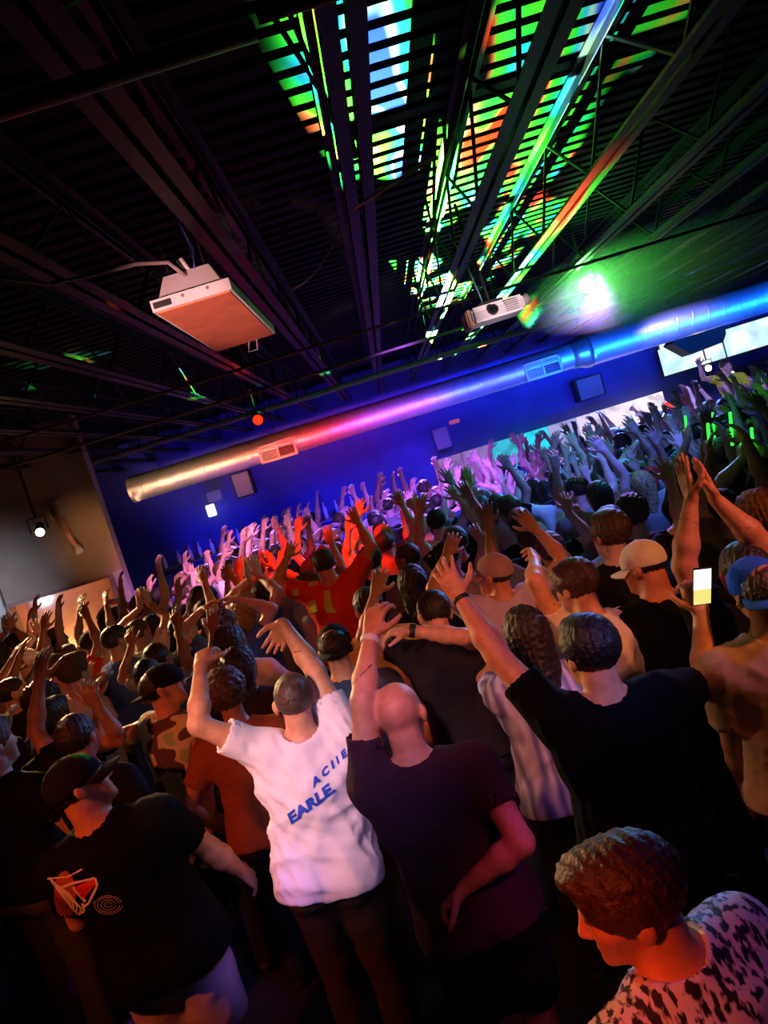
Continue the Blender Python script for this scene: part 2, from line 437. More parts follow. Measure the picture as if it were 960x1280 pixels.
tr = N(nt, 'ShaderNodeBsdfTransparent'); gl = N(nt, 'ShaderNodeBsdfGlossy', inp={'Roughness': 0.12}); ms = N(nt, 'ShaderNodeMixShader', inp={0: 0.10})
nt.links.new(tr.outputs[0], ms.inputs[1]); nt.links.new(gl.outputs[0], ms.inputs[2]); nt.links.new(ms.outputs[0], nt.nodes['Material Output'].inputs[0])
link('pane', mesh_from([(wx0, YP + 0.05, wz0), (wx1, YP + 0.05, wz0), (wx1, YP + 0.05, wz1), (wx0, YP + 0.05, wz1)], [(0, 1, 2, 3)]), wroot, gm)
# wall lamp on a bent arm over the partition
pl = aty(88, 672, YP - 0.25)
lr = empty('wall_lamp', pl)
tag(lr, 'pale curved wall light on a bent arm fixed to the brown partition', 'lamp')
MB().tube([(-0.14, 0.2, 0.36), (-0.1, 0.05, 0.33), (-0.02, -0.05, 0.22), (0.0, -0.05, 0.05), (0.05, -0.04, -0.12)], [0.05, 0.05, 0.045, 0.035, 0.02], 10).build('arm', mat('lamp_copper', (0.6, 0.28, 0.16), 0.45), lr, True)
MB().tube([(0.05, -0.04, -0.10), (0.07, -0.04, -0.2)], [0.03, 0.05], 10).build('shade', M_TRIM, lr, True)
MB().box((-0.16, 0.22, 0.36), (0.14, 0.06, 0.2), bevel=0.01).build('wall_plate', M_TRIM, lr)

# ---------------------------------------------------------------- spiral duct
YD = 11.5
dm = bpy.data.materials.new('galvanised'); dm.use_nodes = True
nt = dm.node_tree; db = nt.nodes['Principled BSDF']
db.inputs['Base Color'].default_value = (0.72, 0.72, 0.74, 1); db.inputs['Metallic'].default_value = 0.85; db.inputs['Roughness'].default_value = 0.38
tc = N(nt, 'ShaderNodeTexCoord'); nz = N(nt, 'ShaderNodeTexNoise', inp={'Scale': 5, 'Detail': 5})
nt.links.new(tc.outputs['Object'], nz.inputs['Vector'])
mr = N(nt, 'ShaderNodeMapRange', inp={1: 0.3, 2: 0.7, 3: 0.42, 4: 0.55}); nt.links.new(nz.outputs['Fac'], mr.inputs[0]); nt.links.new(mr.outputs[0], db.inputs['Roughness'])
xd0, xd1, xd2 = aty(166, 618, YD)[0], aty(722, 446, YD)[0], 8.6
zd = aty(480, 516, YD)[2]
def duct_seg(x0, x1, r):
    nseg, V, Fc = 28, [], []
    xs, rr = [], []
    x = x0
    while x < x1 - 1e-6:                       # spiral lock seams
        xs += [min(x + q, x1) for q in (0, 0.006, 0.212, 0.222, 0.226, 0.234)]
        rr += [r, r, r, r, r + 0.003, r + 0.003]
        x += 0.24
    xs.append(x1); rr.append(r)
    for j, (xx, r_) in enumerate(zip(xs, rr)):
        for k in range(nseg):
            a_ = 2 * math.pi * k / nseg
            sh = 0.05 * math.cos(a_)            # seam runs at a slant
            V.append((min(max(xx + sh, x0), x1), math.sin(a_) * r_, math.cos(a_) * r_))
    for j in range(len(xs) - 1):
        for k in range(nseg):
            A = j * nseg; B = A + nseg; k2 = (k + 1) % nseg
            Fc.append((A + k, B + k, B + k2, A + k2))
    me = mesh_from(V, Fc, True)
    return me
dr = empty('air_duct', (0, YD, zd))
tag(dr, 'long silver spiral air duct hanging under the ceiling', 'duct')
link('narrow_section', duct_seg(xd0, xd1, 0.19), dr, dm)
link('wide_section', duct_seg(xd1 + 0.06, xd2, 0.235), dr, dm)
MB().tube([(xd1 - 0.10, 0, 0), (xd1, 0, 0), (xd1 + 0.10, 0, 0), (xd1 + 0.18, 0, 0)], [0.205, 0.21, 0.25, 0.25], 28).build('collar', mat('duct_tape', (0.5, 0.42, 0.42), 0.35, 0.8), dr, True)
MB().tube([(xd0 + 0.0, 0, 0), (xd0 + 0.05, 0, 0)], [0.198, 0.198], 28, False).build('end_ring', dm, dr, True)
MB().tube([(xd0 + 0.12, 0, 0), (xd0 + 0.13, 0, 0)], [0.188, 0.188], 28).build('end_cap', M_BLACK, dr, True)
for x in np.arange(xd0 + 0.5, xd2, 1.8):
    MB().tube([(x, 0, 0.2), (x, 0, ZD - zd)], 0.006, 5).build('hanger_strap', M_STEEL, dr)
def vent(u, v, label):
    P = aty(u, v, YD - 0.2)
    r = empty('duct_vent', (P[0], YD - 0.205, P[2]))
    tag(r, label, 'vent', 'vents on the duct')
    rot = Matrix.Rotation(math.radians(14), 3, 'X')
    r.rotation_euler = (math.radians(-6), 0, 0)
    W, H, t = 0.56, 0.27, 0.035
    b = MB()
    b.box((0, 0, H / 2 - t / 2), (W, 0.03, t)); b.box((0, 0, -H / 2 + t / 2), (W, 0.03, t))
    for x in (-W / 2 + t / 2, 0, W / 2 - t / 2): b.box((x, 0, 0), (t * 0.8 if x == 0 else t, 0.03, H))
    b.build('frame', M_WHITE, r)
    for s in (-1, 1):
        g = MB().box((s * W / 4, 0.02, 0), (W / 2 - t, 0.01, H - 2 * t)).build('damper', mat('damper%d' % s, (0.35, 0.3, 0.34) if s < 0 else (0.12, 0.06, 0.06), 0.5), r)
        for k in range(7):
            MB().box((s * W / 4, 0.008, -H / 2 + t + (k + 0.5) * (H - 2 * t) / 7), (W / 2 - t, 0.022, 0.006), Matrix.Rotation(0.5, 3, 'X')).build('louvre', M_WHITE if s < 0 else mat('louvre_red', (0.35, 0.18, 0.2), 0.5), r)
vent(347, 563, 'white framed double vent on the thin end of the silver duct')
vent(679, 460, 'white framed double vent beside the collar of the silver duct')

# ---------------------------------------------------------------- ceiling-hung smoke extractor with salmon panel
YS = 3.0
c00, c10 = aty(191, 390, YS), aty(290, 362, YS)
zS = (c00[2] + c10[2]) / 2 - 0.0
c01, c11 = atz(269, 439, zS - 0.04), atz(345, 417, zS - 0.04)
x0, x1 = c00[0], c10[0]; y0, y1 = YS, (c01[1] + c11[1]) / 2
sx = ((c01[0] + c11[0]) - (x0 + x1)) / 2
sm = empty('smoke_extractor', ((x0 + x1) / 2, y0, zS))
tag(sm, 'white boxy smoke extractor with salmon underside hanging from the joists', 'extractor')
W = x1 - x0; Ln = y1 - y0
shear = sx / Ln; drop = -0.04 / Ln
def S(x, y, z): return (x + y * shear, y, z + y * drop)
def prism(bot, top):
    V = bot + top
    return mesh_from(V, [(0, 1, 2, 3)[::-1], (4, 5, 6, 7), (0, 1, 5, 4), (1, 2, 6, 5), (2, 3, 7, 6), (3, 0, 4, 7)])
h = W / 2
link('tray', prism([S(-h, 0, 0), S(h, 0, 0), S(h, Ln, 0), S(-h, Ln, 0)], [S(-h, 0, .045), S(h, 0, .045), S(h, Ln, .045), S(-h, Ln, .045)]), sm, M_WHITE)
link('hood', prism([S(-h + .03, .02, .045), S(h - .03, .02, .045), S(h - .03, Ln - .05, .045), S(-h + .03, Ln - .05, .045)],
                   [S(-h + .055, .10, .15), S(h - .075, .10, .15), S(h - .075, Ln - .15, .15), S(-h + .055, Ln - .15, .15)]), sm, M_WHITE)
link('filter_panel', prism([S(-h + .012, .012, -.006), S(h - .012, .012, -.006), S(h - .012, Ln - .012, -.006), S(-h + .012, Ln - .012, -.006)],
                           [S(-h + .012, .012, 0), S(h - .012, .012, 0), S(h - .012, Ln - .012, 0), S(-h + .012, Ln - .012, 0)]), sm,
     mat('salmon_panel', (0.80, 0.24, 0.11), 0.6, noise=0.12, nscale=9))
MB().box((-h + 0.045, -0.003, 0.022), (0.07, 0.008, 0.022)).build('slot', M_BLACK, sm)
for x in (-0.03, 0.07): MB().tube([(x, -0.006, 0.03), (x, 0.0, 0.03)], 0.006, 8).build('bolt', mat('bolt', (0.25, 0.15, 0.15), 0.5), sm)
MB().tube([S(0.02, Ln - 0.02, -0.006), S(0.0, Ln - 0.0, -0.05), S(0.05, Ln - 0.02, -0.055), S(0.06, Ln - 0.02, -0.006)], 0.004, 6).build('pull_ring', M_WHITE, sm, True)
for (x, y) in ((-h + 0.07, 0.15), (h - 0.1, 0.15), (-h + 0.07, Ln - 0.2), (h - 0.1, Ln - 0.2)):
    MB().tube([S(x, y, 0.145), S(x, y, 0.62)], 0.003, 5).build('hanging_chain', M_STEEL, sm)
MB().tube([S(0.0, 0.12, 0.14), S(-0.02, 0.1, 0.20)], 0.014, 8).build('cable_gland', M_WHITE, sm, True)
cp = [aty(u, v, yy) for u, v, yy in ((-20, 345, 2.9), (60, 355, 2.9), (110, 345, 2.92), (170, 330, 2.96), (210, 328, 3.0), (232, 345, 3.08))]
pipe('power_cable', [tuple(p) for p in cp], 0.008, M_CABLE, 'pinkish power cable sweeping into the smoke extractor', 'cable')
pipe('tie_wire', [tuple(aty(u, v, 3.1)) for u, v in ((243, 338), (241, 310), (222, 275), (190, 247))], 0.005, mat('tie_blue', (0.12, 0.15, 0.7), 0.4), 'blue tie wire above the smoke extractor', 'wire')
pipe('loose_cable', sag(atz(355, 365, 3.50), atz(425, 285, 3.50), 0.06), 0.005, M_CABLEB, 'thin black cable looping between two joists', 'cable')
pipe('brace_rod', [tuple(atz(440, 262, 3.46)), tuple(atz(545, 195, 3.46))], 0.008, mat('rod', (0.6, 0.45, 0.3), 0.4), 'thin diagonal brace rod between two joists', 'rod')

# ---------------------------------------------------------------- hanging video projector
YPj = 5.0
pa, pb = aty(584, 398, YPj), aty(656, 374, YPj)
pr = empty('video_projector', ((pa[0] + pb[0]) / 2, YPj, (pa[2] + pb[2]) / 2))
tag(pr, 'white video projector hanging upside down from a ceiling bracket', 'projector')
PW = pb[0] - pa[0]
MB().box((0.02, 0.16, 0), (PW * 0.9, 0.30, 0.10), bevel=0.015).build('case', M_WHITE, pr)
MB().box((0.02, 0.004, -0.012), (PW * 0.84, 0.012, 0.055), bevel=0.004).build('front_panel', mat('panel_grey', (0.62, 0.58, 0.6), 0.5), pr)
MB().tube([(-0.02, 0.02, 0.0), (-0.02, -0.02, 0.0)], 0.034, 20).build('lens_ring', mat('ring_dark', (0.05, 0.05, 0.05), 0.3), pr, True)
MB().tube([(-0.02, 0.0, 0.0), (-0.02, -0.024, 0.0)], 0.024, 20).build('lens', mat('lens_glass', (0.01, 0.01, 0.02), 0.05), pr, True)
for k in range(6):
    MB().box((PW * 0.27, -0.004, -0.034 + k * 0.013), (PW * 0.22, 0.008, 0.005)).build('vent_slat', mat('slat_dark', (0.15, 0.15, 0.16), 0.5), pr)
MB().box((-PW * 0.43, 0.15, -0.01), (0.05, 0.22, 0.12), bevel=0.012).build('side_cover', mat('cover_orange', (0.75, 0.42, 0.32), 0.5), pr)
MB().tube([(PW * 0.5, 0.1, 0.0), (PW * 0.5 + 0.05, 0.1, 0.02)], [0.03, 0.04], 14).build('cable_socket', M_TRIM, pr, True)
MB().box((0, 0.15, 0.065), (0.16, 0.14, 0.02)).build('bracket_plate', M_STEEL, pr)
MB().tube([(0, 0.15, 0.07), (-0.04, 0.15, 0.75)], 0.012, 8).build('drop_pole', M_STEEL, pr)
MB().tube([(-0.05, 0.1, 0.06), (-0.09, 0.05, 0.3), (-0.16, 0.0, 0.55)], 0.005, 6).build('signal_cable', mat('cable_cyan', (0.15, 0.4, 0.5), 0.4), pr, True)

# ---------------------------------------------------------------- stage lamps on the ceiling
def stage_lamp(P, aim, color, strength, label, energy, r=0.055, glow=None):
    o = empty('stage_lamp', P)
    tag(o, label, 'stage light')
    d = (Vector(aim) - Vector(P)).normalized()
    MB().tube([-d * 0.22, -d * 0.18, d * 0.0, d * 0.03], [r * 0.6, r * 1.0, r * 1.15, r * 1.3], 16, True).build('can', M_BLACK, o, True)
    MB().tube([d * 0.031, d * 0.036], r * 1.05, 16).build('lens', mat('lamp_lens_%s' % label[:12], (0, 0, 0), 0.3, emit=glow or color, emit_s=strength), o, True)
    MB().tube([(-0.09, 0, 0), (-0.09, 0, 0.14), (0.09, 0, 0.14), (0.09, 0, 0)], 0.008, 6).build('yoke', M_STEEL, o)
    MB().tube([(0, 0, 0.14), (0, 0, ZD - P[2] - 0.02)], 0.012, 6).build('clamp', M_STEEL, o)
    if energy:
        if glow:
            L = bpy.data.lights.new('bare_lamp_light', 'POINT'); L.color = color; L.energy = energy; L.shadow_soft_size = 0.03
            lo_ = bpy.data.objects.new('bare_lamp_light', L); COL.objects.link(lo_); lo_.location = Vector(P) + d * 0.09
        else:
            spot('lamp_beam', Vector(P) + d * 0.06, aim, color, energy, 80, 1.0, 0.03)
    return o
PG = aty(733, 357, 7.0)
stage_lamp(PG, (0.3, 0.0, 2.8), (0.04, 1.0, 0.06), 60, 'green stage lamp glaring from the ceiling beside the projector', 26, 0.06, (0.6, 1.0, 0.5))
PR = aty(322, 524, 8.0)
stage_lamp(PR, (-0.3, 2.0, 1.2), (1.0, 0.02, 0.004), 2.2, 'small red stage lamp above the vent of the duct', 15, 0.05)
stage_lamp(aty(50, 664, 7.6), (-2.2, 4.0, 1.4), (1.0, 0.8, 0.6), 14, 'small white stage lamp hanging before the brown partition', 0, 0.04)

# ---------------------------------------------------------------- back wall: screens, speaker, signs, stage
def screen_mat(name, c1, c2, c3, s, scale):
    m = bpy.data.materials.new(name); m.use_nodes = True
    nt = m.node_tree; b = nt.nodes['Principled BSDF']; b.inputs['Base Color'].default_value = (0.02, 0.02, 0.02, 1)
    tc = N(nt, 'ShaderNodeTexCoord'); n = N(nt, 'ShaderNodeTexNoise', inp={'Scale': scale, 'Detail': 2})
    nt.links.new(tc.outputs['Object'], n.inputs['Vector'])
    r = N(nt, 'ShaderNodeValToRGB'); nt.links.new(n.outputs['Fac'], r.inputs[0])
    r.color_ramp.elements[0].position = 0.35; r.color_ramp.elements[0].color = (*c1, 1)
    r.color_ramp.elements[1].position = 0.65; r.color_ramp.elements[1].color = (*c3, 1)
    e = r.color_ramp.elements.new(0.5); e.color = (*c2, 1)
    nt.links.new(r.outputs[0], b.inputs['Emission Color']); b.inputs['Emission Strength'].default_value = s
    MATS[name] = m
    return m
sx0 = aty(827, 455, 13.7)[0]; sz0, sz1 = aty(832, 470, 13.7)[2], aty(825, 437, 13.7)[2]
sr = empty('video_screen', (sx0, 13.7, sz0))
tag(sr, 'wide pale blue video screen high on the wall behind the stage', 'screen')
MB().box((1.6, 0.05, (sz1 - sz0) / 2), (3.2, 0.08, sz1 - sz0 + 0.06)).build('housing', M_BLACK, sr)
MB().box((1.6, 0.0, (sz1 - sz0) / 2), (3.2, 0.03, sz1 - sz0)).build('display', screen_mat('screen_pale', (0.45, 0.62, 0.9), (0.6, 0.95, 1.0), (1.0, 0.95, 1.0), 1.0, 2.2), sr)
hh = sz1 - sz0
MB().tube([(1.27, -0.02, 0.06), (1.43, -0.02, hh - 0.08), (1.62, -0.02, 0.10), (1.27, -0.02, 0.06)], 0.016, 6).build('glyph', mat('glyph_white', (0, 0, 0), emit=(1, 1, 1), emit_s=1.4), sr)
MB().box((0.14, -0.02, hh + 0.03), (0.2, 0.03, 0.10)).build('screen_tab', mat('glyph_pale', (0, 0, 0), emit=(0.8, 0.95, 1), emit_s=1.1), sr)
# dark hanging speaker array in front of the screen
hp = aty(874, 432, 12.6)
V = [(-0.42, 0, 0.16), (-0.15, 0, -0.10), (0.40, 0, -0.06), (0.48, 0, 0.06), (0.50, 0, 0.26), (-0.3, 0, 0.26)]
V2 = [(x, y + 0.4, z) for x, y, z in V]; n = len(V)
hs = link('hanging_speaker', mesh_from(V + V2, [tuple(range(n)), tuple(range(2 * n - 1, n - 1, -1))] + [(i, i + n, (i + 1) % n + n, (i + 1) % n) for i in range(n)]), None, M_BLACK)
hs.location = hp
tag(hs, 'angular black loudspeaker cabinet hanging before the video screen', 'speaker')
# LED band over the far crowd
bx0, bx1 = aty(600, 560, 13.75)[0] - 0.9, aty(828, 490, 13.75)[0]
bz = aty(828, 489, 13.75)[2]
br_ = empty('light_band', (bx0, 13.75, 0))
tag(br_, 'long low glowing band of stage panels behind the far crowd', 'screen')
xs = np.linspace(0, bx1 - bx0, 9)
cols = [((0.5, 0.25, 0.7), 0.5), ((0.5, 0.3, 0.8), 0.5), ((0.05, 0.6, 0.8), 0.8), ((0.03, 0.75, 0.9), 0.9), ((0.5, 0.5, 0.85), 0.7),
        ((0.85, 0.7, 0.95), 0.9), ((0.95, 0.8, 1.0), 1.0), ((1.0, 0.85, 1.0), 1.1)]
for i in range(8):
    MB().box(((xs[i] + xs[i + 1]) / 2, 0, bz / 2), (xs[i + 1] - xs[i] - 0.015, 0.05, bz), bevel=0.004).build('panel', screen_mat('band%d' % i, tuple(0.6 * c for c in cols[i][0]), cols[i][0], cols[i][0], cols[i][1], 4), br_)
def wall_box(name, u, v, y, size, m, label, cat, extra=None):
    P = aty(u, v, y)
    r = empty(name, P); tag(r, label, cat)
    MB().box((0, 0, 0), size, bevel=0.012).build('case', m, r)
    if extra: extra(r, size)
    return r
def grille(r, s):
    MB().box((0, -s[1] / 2 - 0.006, 0), (s[0] * 0.86, 0.012, s[2] * 0.9), bevel=0.004).build('grille', mat('grille', (0.35, 0.35, 0.42), 0.6, bump=0.6, bscale=120), r)
    MB().box((0, s[1] / 2 + 0.1, 0.02), (0.06, 0.2, 0.06)).build('bracket', M_STEEL, r)
wall_box('wall_speaker', 552, 548, 13.6, (0.27, 0.22, 0.37), mat('spk_grey', (0.3, 0.3, 0.35), 0.5), 'grey loudspeaker on the blue wall below the duct', 'speaker', grille)
wall_box('wall_speaker', 735, 485, 13.6, (0.5, 0.3, 0.4), M_BLACK, 'black loudspeaker on the blue wall above the glowing band', 'speaker', grille)
wall_box('wall_sign', 568, 527, 13.9, (0.20, 0.04, 0.07), mat('sign_red', (0.35, 0.05, 0.06), 0.5, emit=(0.8, 0.15, 0.2), emit_s=0.35), 'small dim red sign above the grey speaker', 'sign')
wall_box('wall_monitor', 264, 638, 13.8, (0.16, 0.05, 0.22), mat('mon_white', (0.2, 0.2, 0.2), 0.4, emit=(0.9, 0.92, 1.0), emit_s=1.3), 'small bright white monitor on the blue wall', 'monitor')
wall_box('ceiling_speaker', 305, 605, 12.8, (0.32, 0.3, 0.42), M_BLACK, 'dark loudspeaker hanging under the thin end of the duct', 'speaker', grille)
wall_box('wall_frame', 268, 620, 13.8, (0.26, 0.05, 0.18), mat('frame_blue', (0.25, 0.35, 0.5), 0.4), 'small pale blue framed notice above the white monitor', 'frame')
P = aty(639, 582 - 126, 11.5)
# back bar with bottles at the left of the back wall
ba, bb = aty(178, 694, 13.6), aty(455, 612, 13.6)
sh = MB().box(((ba[0] + bb[0]) / 2, 13.8, 1.55), (bb[0] - ba[0], 0.35, 0.05)).build('back_bar_shelf', mat('shelf_dark', (0.08, 0.08, 0.1), 0.4))
tag(sh, 'dark bottle shelf along the blue back wall', 'shelf')
def lathe(prof, seg=12):
    V, Fc = [], []
    for r, z in prof:
        for k in range(seg):
            V.append((r * math.cos(2 * math.pi * k / seg), r * math.sin(2 * math.pi * k / seg), z))
    for j in range(len(prof) - 1):
        for k in range(seg):
            Fc.append((j * seg + k, j * seg + (k + 1) % seg, (j + 1) * seg + (k + 1) % seg, (j + 1) * seg + k))
    Fc.append(tuple(range(seg))[::-1]); Fc.append(tuple(range((len(prof) - 1) * seg, len(prof) * seg)))
    return mesh_from(V, Fc, True)
btl = lathe([(0.036, 0), (0.038, 0.01), (0.038, 0.17), (0.03, 0.20), (0.014, 0.23), (0.013, 0.29), (0.015, 0.30)])
btl.materials.append(mat('bottle_glass', (0.75, 0.8, 0.9), 0.15, spec=0.8))
for i, x in enumerate(np.linspace(ba[0] + 0.3, bb[0] - 0.3, 16)):
    o = link('bottle', btl); o.location = (x + random.uniform(-.06, .06), 13.8, 1.575); o.scale = (1, 1, random.uniform(0.8, 1.1))
    tag(o, 'pale glass bottle standing on the shelf along the blue wall', 'bottle', 'bottles on the back bar shelf')
# stage platform at right with lamps
struct(MB().box((7.0, 13.0, 0.25), (3.9, 1.9, 0.5)).build('floor_stage', M_BLACK))
stage_lamp(aty(885, 460, 13.2), (4.0, 6.0, 1.5), (1.0, 0.75, 0.4), 18, 'warm yellow stage lamp just below the video screen', 25, 0.05)
stage_lamp(aty(914, 467, 13.0), (3.0, 6.0, 1.5), (1.0, 0.9, 0.85), 14, 'white stage lamp beside the person in yellow', 0, 0.045)

# ================================================================== people: signed-distance modelling
def unit(v):
    v = np.asarray(v, float); return v / (np.linalg.norm(v) + 1e-9)
class Cap:
    def __init__(s, a, b, ra, rb, k=0.02, clip=None):
        s.a, s.b, s.ra, s.rb, s.k, s.clip = np.asarray(a, float), np.asarray(b, float), ra, rb, k, clip
        R = max(ra, rb)
        s.lo = np.minimum(s.a, s.b) - R; s.hi = np.maximum(s.a, s.b) + R
    def d(s, X, Y, Z):
        ab = s.b - s.a; L2 = float(ab @ ab) + 1e-12
        px, py, pz = X - s.a[0], Y - s.a[1], Z - s.a[2]
        t = np.clip((px * ab[0] + py * ab[1] + pz * ab[2]) / L2, 0, 1)
        dx, dy, dz = px - t * ab[0], py - t * ab[1], pz - t * ab[2]
        r = np.sqrt(dx * dx + dy * dy + dz * dz) - (s.ra + (s.rb - s.ra) * t)
        return cl(s, r, X, Y, Z)
class Ell:
    def __init__(s, c, axes, rad, k=0.03, clip=None):
        s.c, s.A, s.r, s.k, s.clip = np.asarray(c, float), np.asarray(axes, float), np.asarray(rad, float), k, clip
        ext = np.sqrt(((s.A * s.r[:, None]) ** 2).sum(0))
        s.lo, s.hi = s.c - ext, s.c + ext
    def d(s, X, Y, Z):
        px, py, pz = X - s.c[0], Y - s.c[1], Z - s.c[2]
        k0 = 0; k1 = 0
        for i in range(3):
            q = (px * s.A[i, 0] + py * s.A[i, 1] + pz * s.A[i, 2])
            k0 = k0 + (q / s.r[i]) ** 2; k1 = k1 + (q / s.r[i] ** 2) ** 2
        k0 = np.sqrt(k0); k1 = np.sqrt(k1) + 1e-6
        return cl(s, k0 * (k0 - 1) / k1, X, Y, Z)
def cl(s, r, X, Y, Z):
    if s.clip is not None:
        for p, n in s.clip:
            r = np.maximum(r, (X - p[0]) * n[0] + (Y - p[1]) * n[1] + (Z - p[2]) * n[2])
    return r

def field(prims, lo, hi, h, subs=()):
    lo = np.asarray(lo, float); n = np.ceil((np.asarray(hi) - lo) / h).astype(int) + 1
    D = np.full(n, 0.08, np.float32)
    ax = [(lo[i] + h * np.arange(n[i])).astype(np.float32) for i in range(3)]
    def box(p, m):
        i0 = np.maximum(np.floor((p.lo - m - lo) / h).astype(int), 0)
        i1 = np.minimum(np.ceil((p.hi + m - lo) / h).astype(int) + 1, n)
        return i0, i1
    for p in prims:
        i0, i1 = box(p, p.k + 2.5 * h)
        if (i1 <= i0).any(): continue
        sl = tuple(slice(a_, b_) for a_, b_ in zip(i0, i1))
        d = p.d(ax[0][sl[0]][:, None, None], ax[1][sl[1]][None, :, None], ax[2][sl[2]][None, None, :])
        Dv = D[sl]
        hh_ = np.maximum(p.k - np.abs(Dv - d), 0) / p.k
        D[sl] = np.minimum(Dv, d) - hh_ * hh_ * p.k * 0.25
    for p in subs:
        i0, i1 = box(p, 0.015 + 2 * h)
        if (i1 <= i0).any(): continue
        sl = tuple(slice(a_, b_) for a_, b_ in zip(i0, i1))
        d = p.d(ax[0][sl[0]][:, None, None], ax[1][sl[1]][None, :, None], ax[2][sl[2]][None, None, :])
        Dv = D[sl]; kk = 0.014
        hh_ = np.maximum(kk - np.abs(Dv + d), 0) / kk
        D[sl] = np.maximum(Dv, -d) + hh_ * hh_ * kk * 0.25
    return D, lo

def polygonize(D, lo, h):
    s = D < 0
    c = np.zeros(tuple(k - 1 for k in D.shape), np.int8)
    offs = [(i, j, k) for i in (0, 1) for j in (0, 1) for k in (0, 1)]
    sh = c.shape
    for (i, j, k) in offs:
        c += s[i:i + sh[0], j:j + sh[1], k:k + sh[2]]
    act = (c > 0) & (c < 8)
    idx = np.argwhere(act)
    vid = np.full(sh, -1, np.int32); vid[act] = np.arange(len(idx))
    vals = {o: D[idx[:, 0] + o[0], idx[:, 1] + o[1], idx[:, 2] + o[2]].astype(np.float64) for o in offs}
    acc = np.zeros((len(idx), 3)); cnt = np.zeros(len(idx))
    for o in offs:
        for a_ in range(3):
            if o[a_] == 0:
                o2 = list(o); o2[a_] = 1; o2 = tuple(o2)
                v0, v1 = vals[o], vals[o2]
                m = (v0 < 0) != (v1 < 0)
                t = np.where(m, v0 / np.where(m, v0 - v1, 1), 0)
                p = np.tile(np.array(o, float), (len(idx), 1)); p[:, a_] = t
                acc += p * m[:, None]; cnt += m
    V = lo + h * (idx + acc / cnt[:, None])
    quads = []
    for a_ in range(3):
        b_, c_ = (a_ + 1) % 3, (a_ + 2) % 3
        sl0 = [slice(None)] * 3; sl1 = [slice(None)] * 3
        sl0[a_] = slice(0, -1); sl1[a_] = slice(1, None)
        S0, S1 = s[tuple(sl0)], s[tuple(sl1)]
        e = np.argwhere(S0 != S1)
        ok = (e[:, b_] > 0) & (e[:, c_] > 0) & (e[:, b_] < D.shape[b_] - 1) & (e[:, c_] < D.shape[c_] - 1)
        e = e[ok]
        inside0 = S0[e[:, 0], e[:, 1], e[:, 2]]
        def g(db, dc):
            q = e.copy(); q[:, b_] += db; q[:, c_] += dc
            return vid[q[:, 0], q[:, 1], q[:, 2]]
        Q = np.stack([g(-1, -1), g(0, -1), g(0, 0), g(-1, 0)], 1)
        Q[~inside0] = Q[~inside0][:, ::-1]
        quads.append(Q)
    return V, np.concatenate(quads)

def bounds(prims, pad=0.03):
    return np.min([p.lo for p in prims], 0) - pad, np.max([p.hi for p in prims], 0) + pad

def compact(V, Q):
    u, inv = np.unique(Q.ravel(), return_inverse=True)
    return V[u], inv.reshape(Q.shape)

def multires(prims, h, zones):
    """zones: (centre, radius, plane point, plane normal, voxel)"""
    def inz(P, z, e=0.0):
        return (np.linalg.norm(P - z[0], axis=1) < z[1]) & (((P - z[2]) @ z[3]) > e)
    V, Q = polygonize(*field(prims, *bounds(prims), h), h)
    C = V[Q].mean(1)
    keep = np.ones(len(Q), bool)
    for z in zones: keep &= ~inz(C, z, 0.004)
    V, Q = compact(V, Q[keep])
    Vs, Qs, n = [V], [Q], len(V)
    for i, z in enumerate(zones):
        pad = 0.01
        lo, hi = z[0] - z[1] - pad, z[0] + z[1] + pad
        blo, bhi = bounds(prims)
        V2, Q2 = polygonize(*field(prims, np.maximum(lo, blo), np.minimum(hi, bhi), z[4]), z[4])
        if len(Q2) == 0: continue
        C2 = V2[Q2].mean(1)
        k2 = inz(C2, z, -0.008)
        for zz in zones[:i]: k2 &= ~inz(C2, zz)
        V2, Q2 = compact(V2, Q2[k2])
        Vs.append(V2); Qs.append(Q2 + n); n += len(V2)
    return np.concatenate(Vs), np.concatenate(Qs)

def ik(S_, T, l1, l2, pole):
    S_, T, pole = map(np.asarray, (S_, T, pole))
    d = T - S_; L = np.linalg.norm(d)
    Lc = min(max(L, abs(l1 - l2) + 0.02), (l1 + l2) * 0.995)
    u = d / (L + 1e-9); T2 = S_ + u * Lc
    a_ = (l1 * l1 - l2 * l2 + Lc * Lc) / (2 * Lc); hgt = math.sqrt(max(l1 * l1 - a_ * a_, 0))
    pv = (pole - S_) - u * ((pole - S_) @ u)
    return S_ + u * a_ + unit(pv) * hgt, T2

def rot_about(v, axis, ang):
    v, axis = np.asarray(v, float), unit(axis)
    return v * math.cos(ang) + np.cross(axis, v) * math.sin(ang) + axis * (axis @ v) * (1 - math.cos(ang))

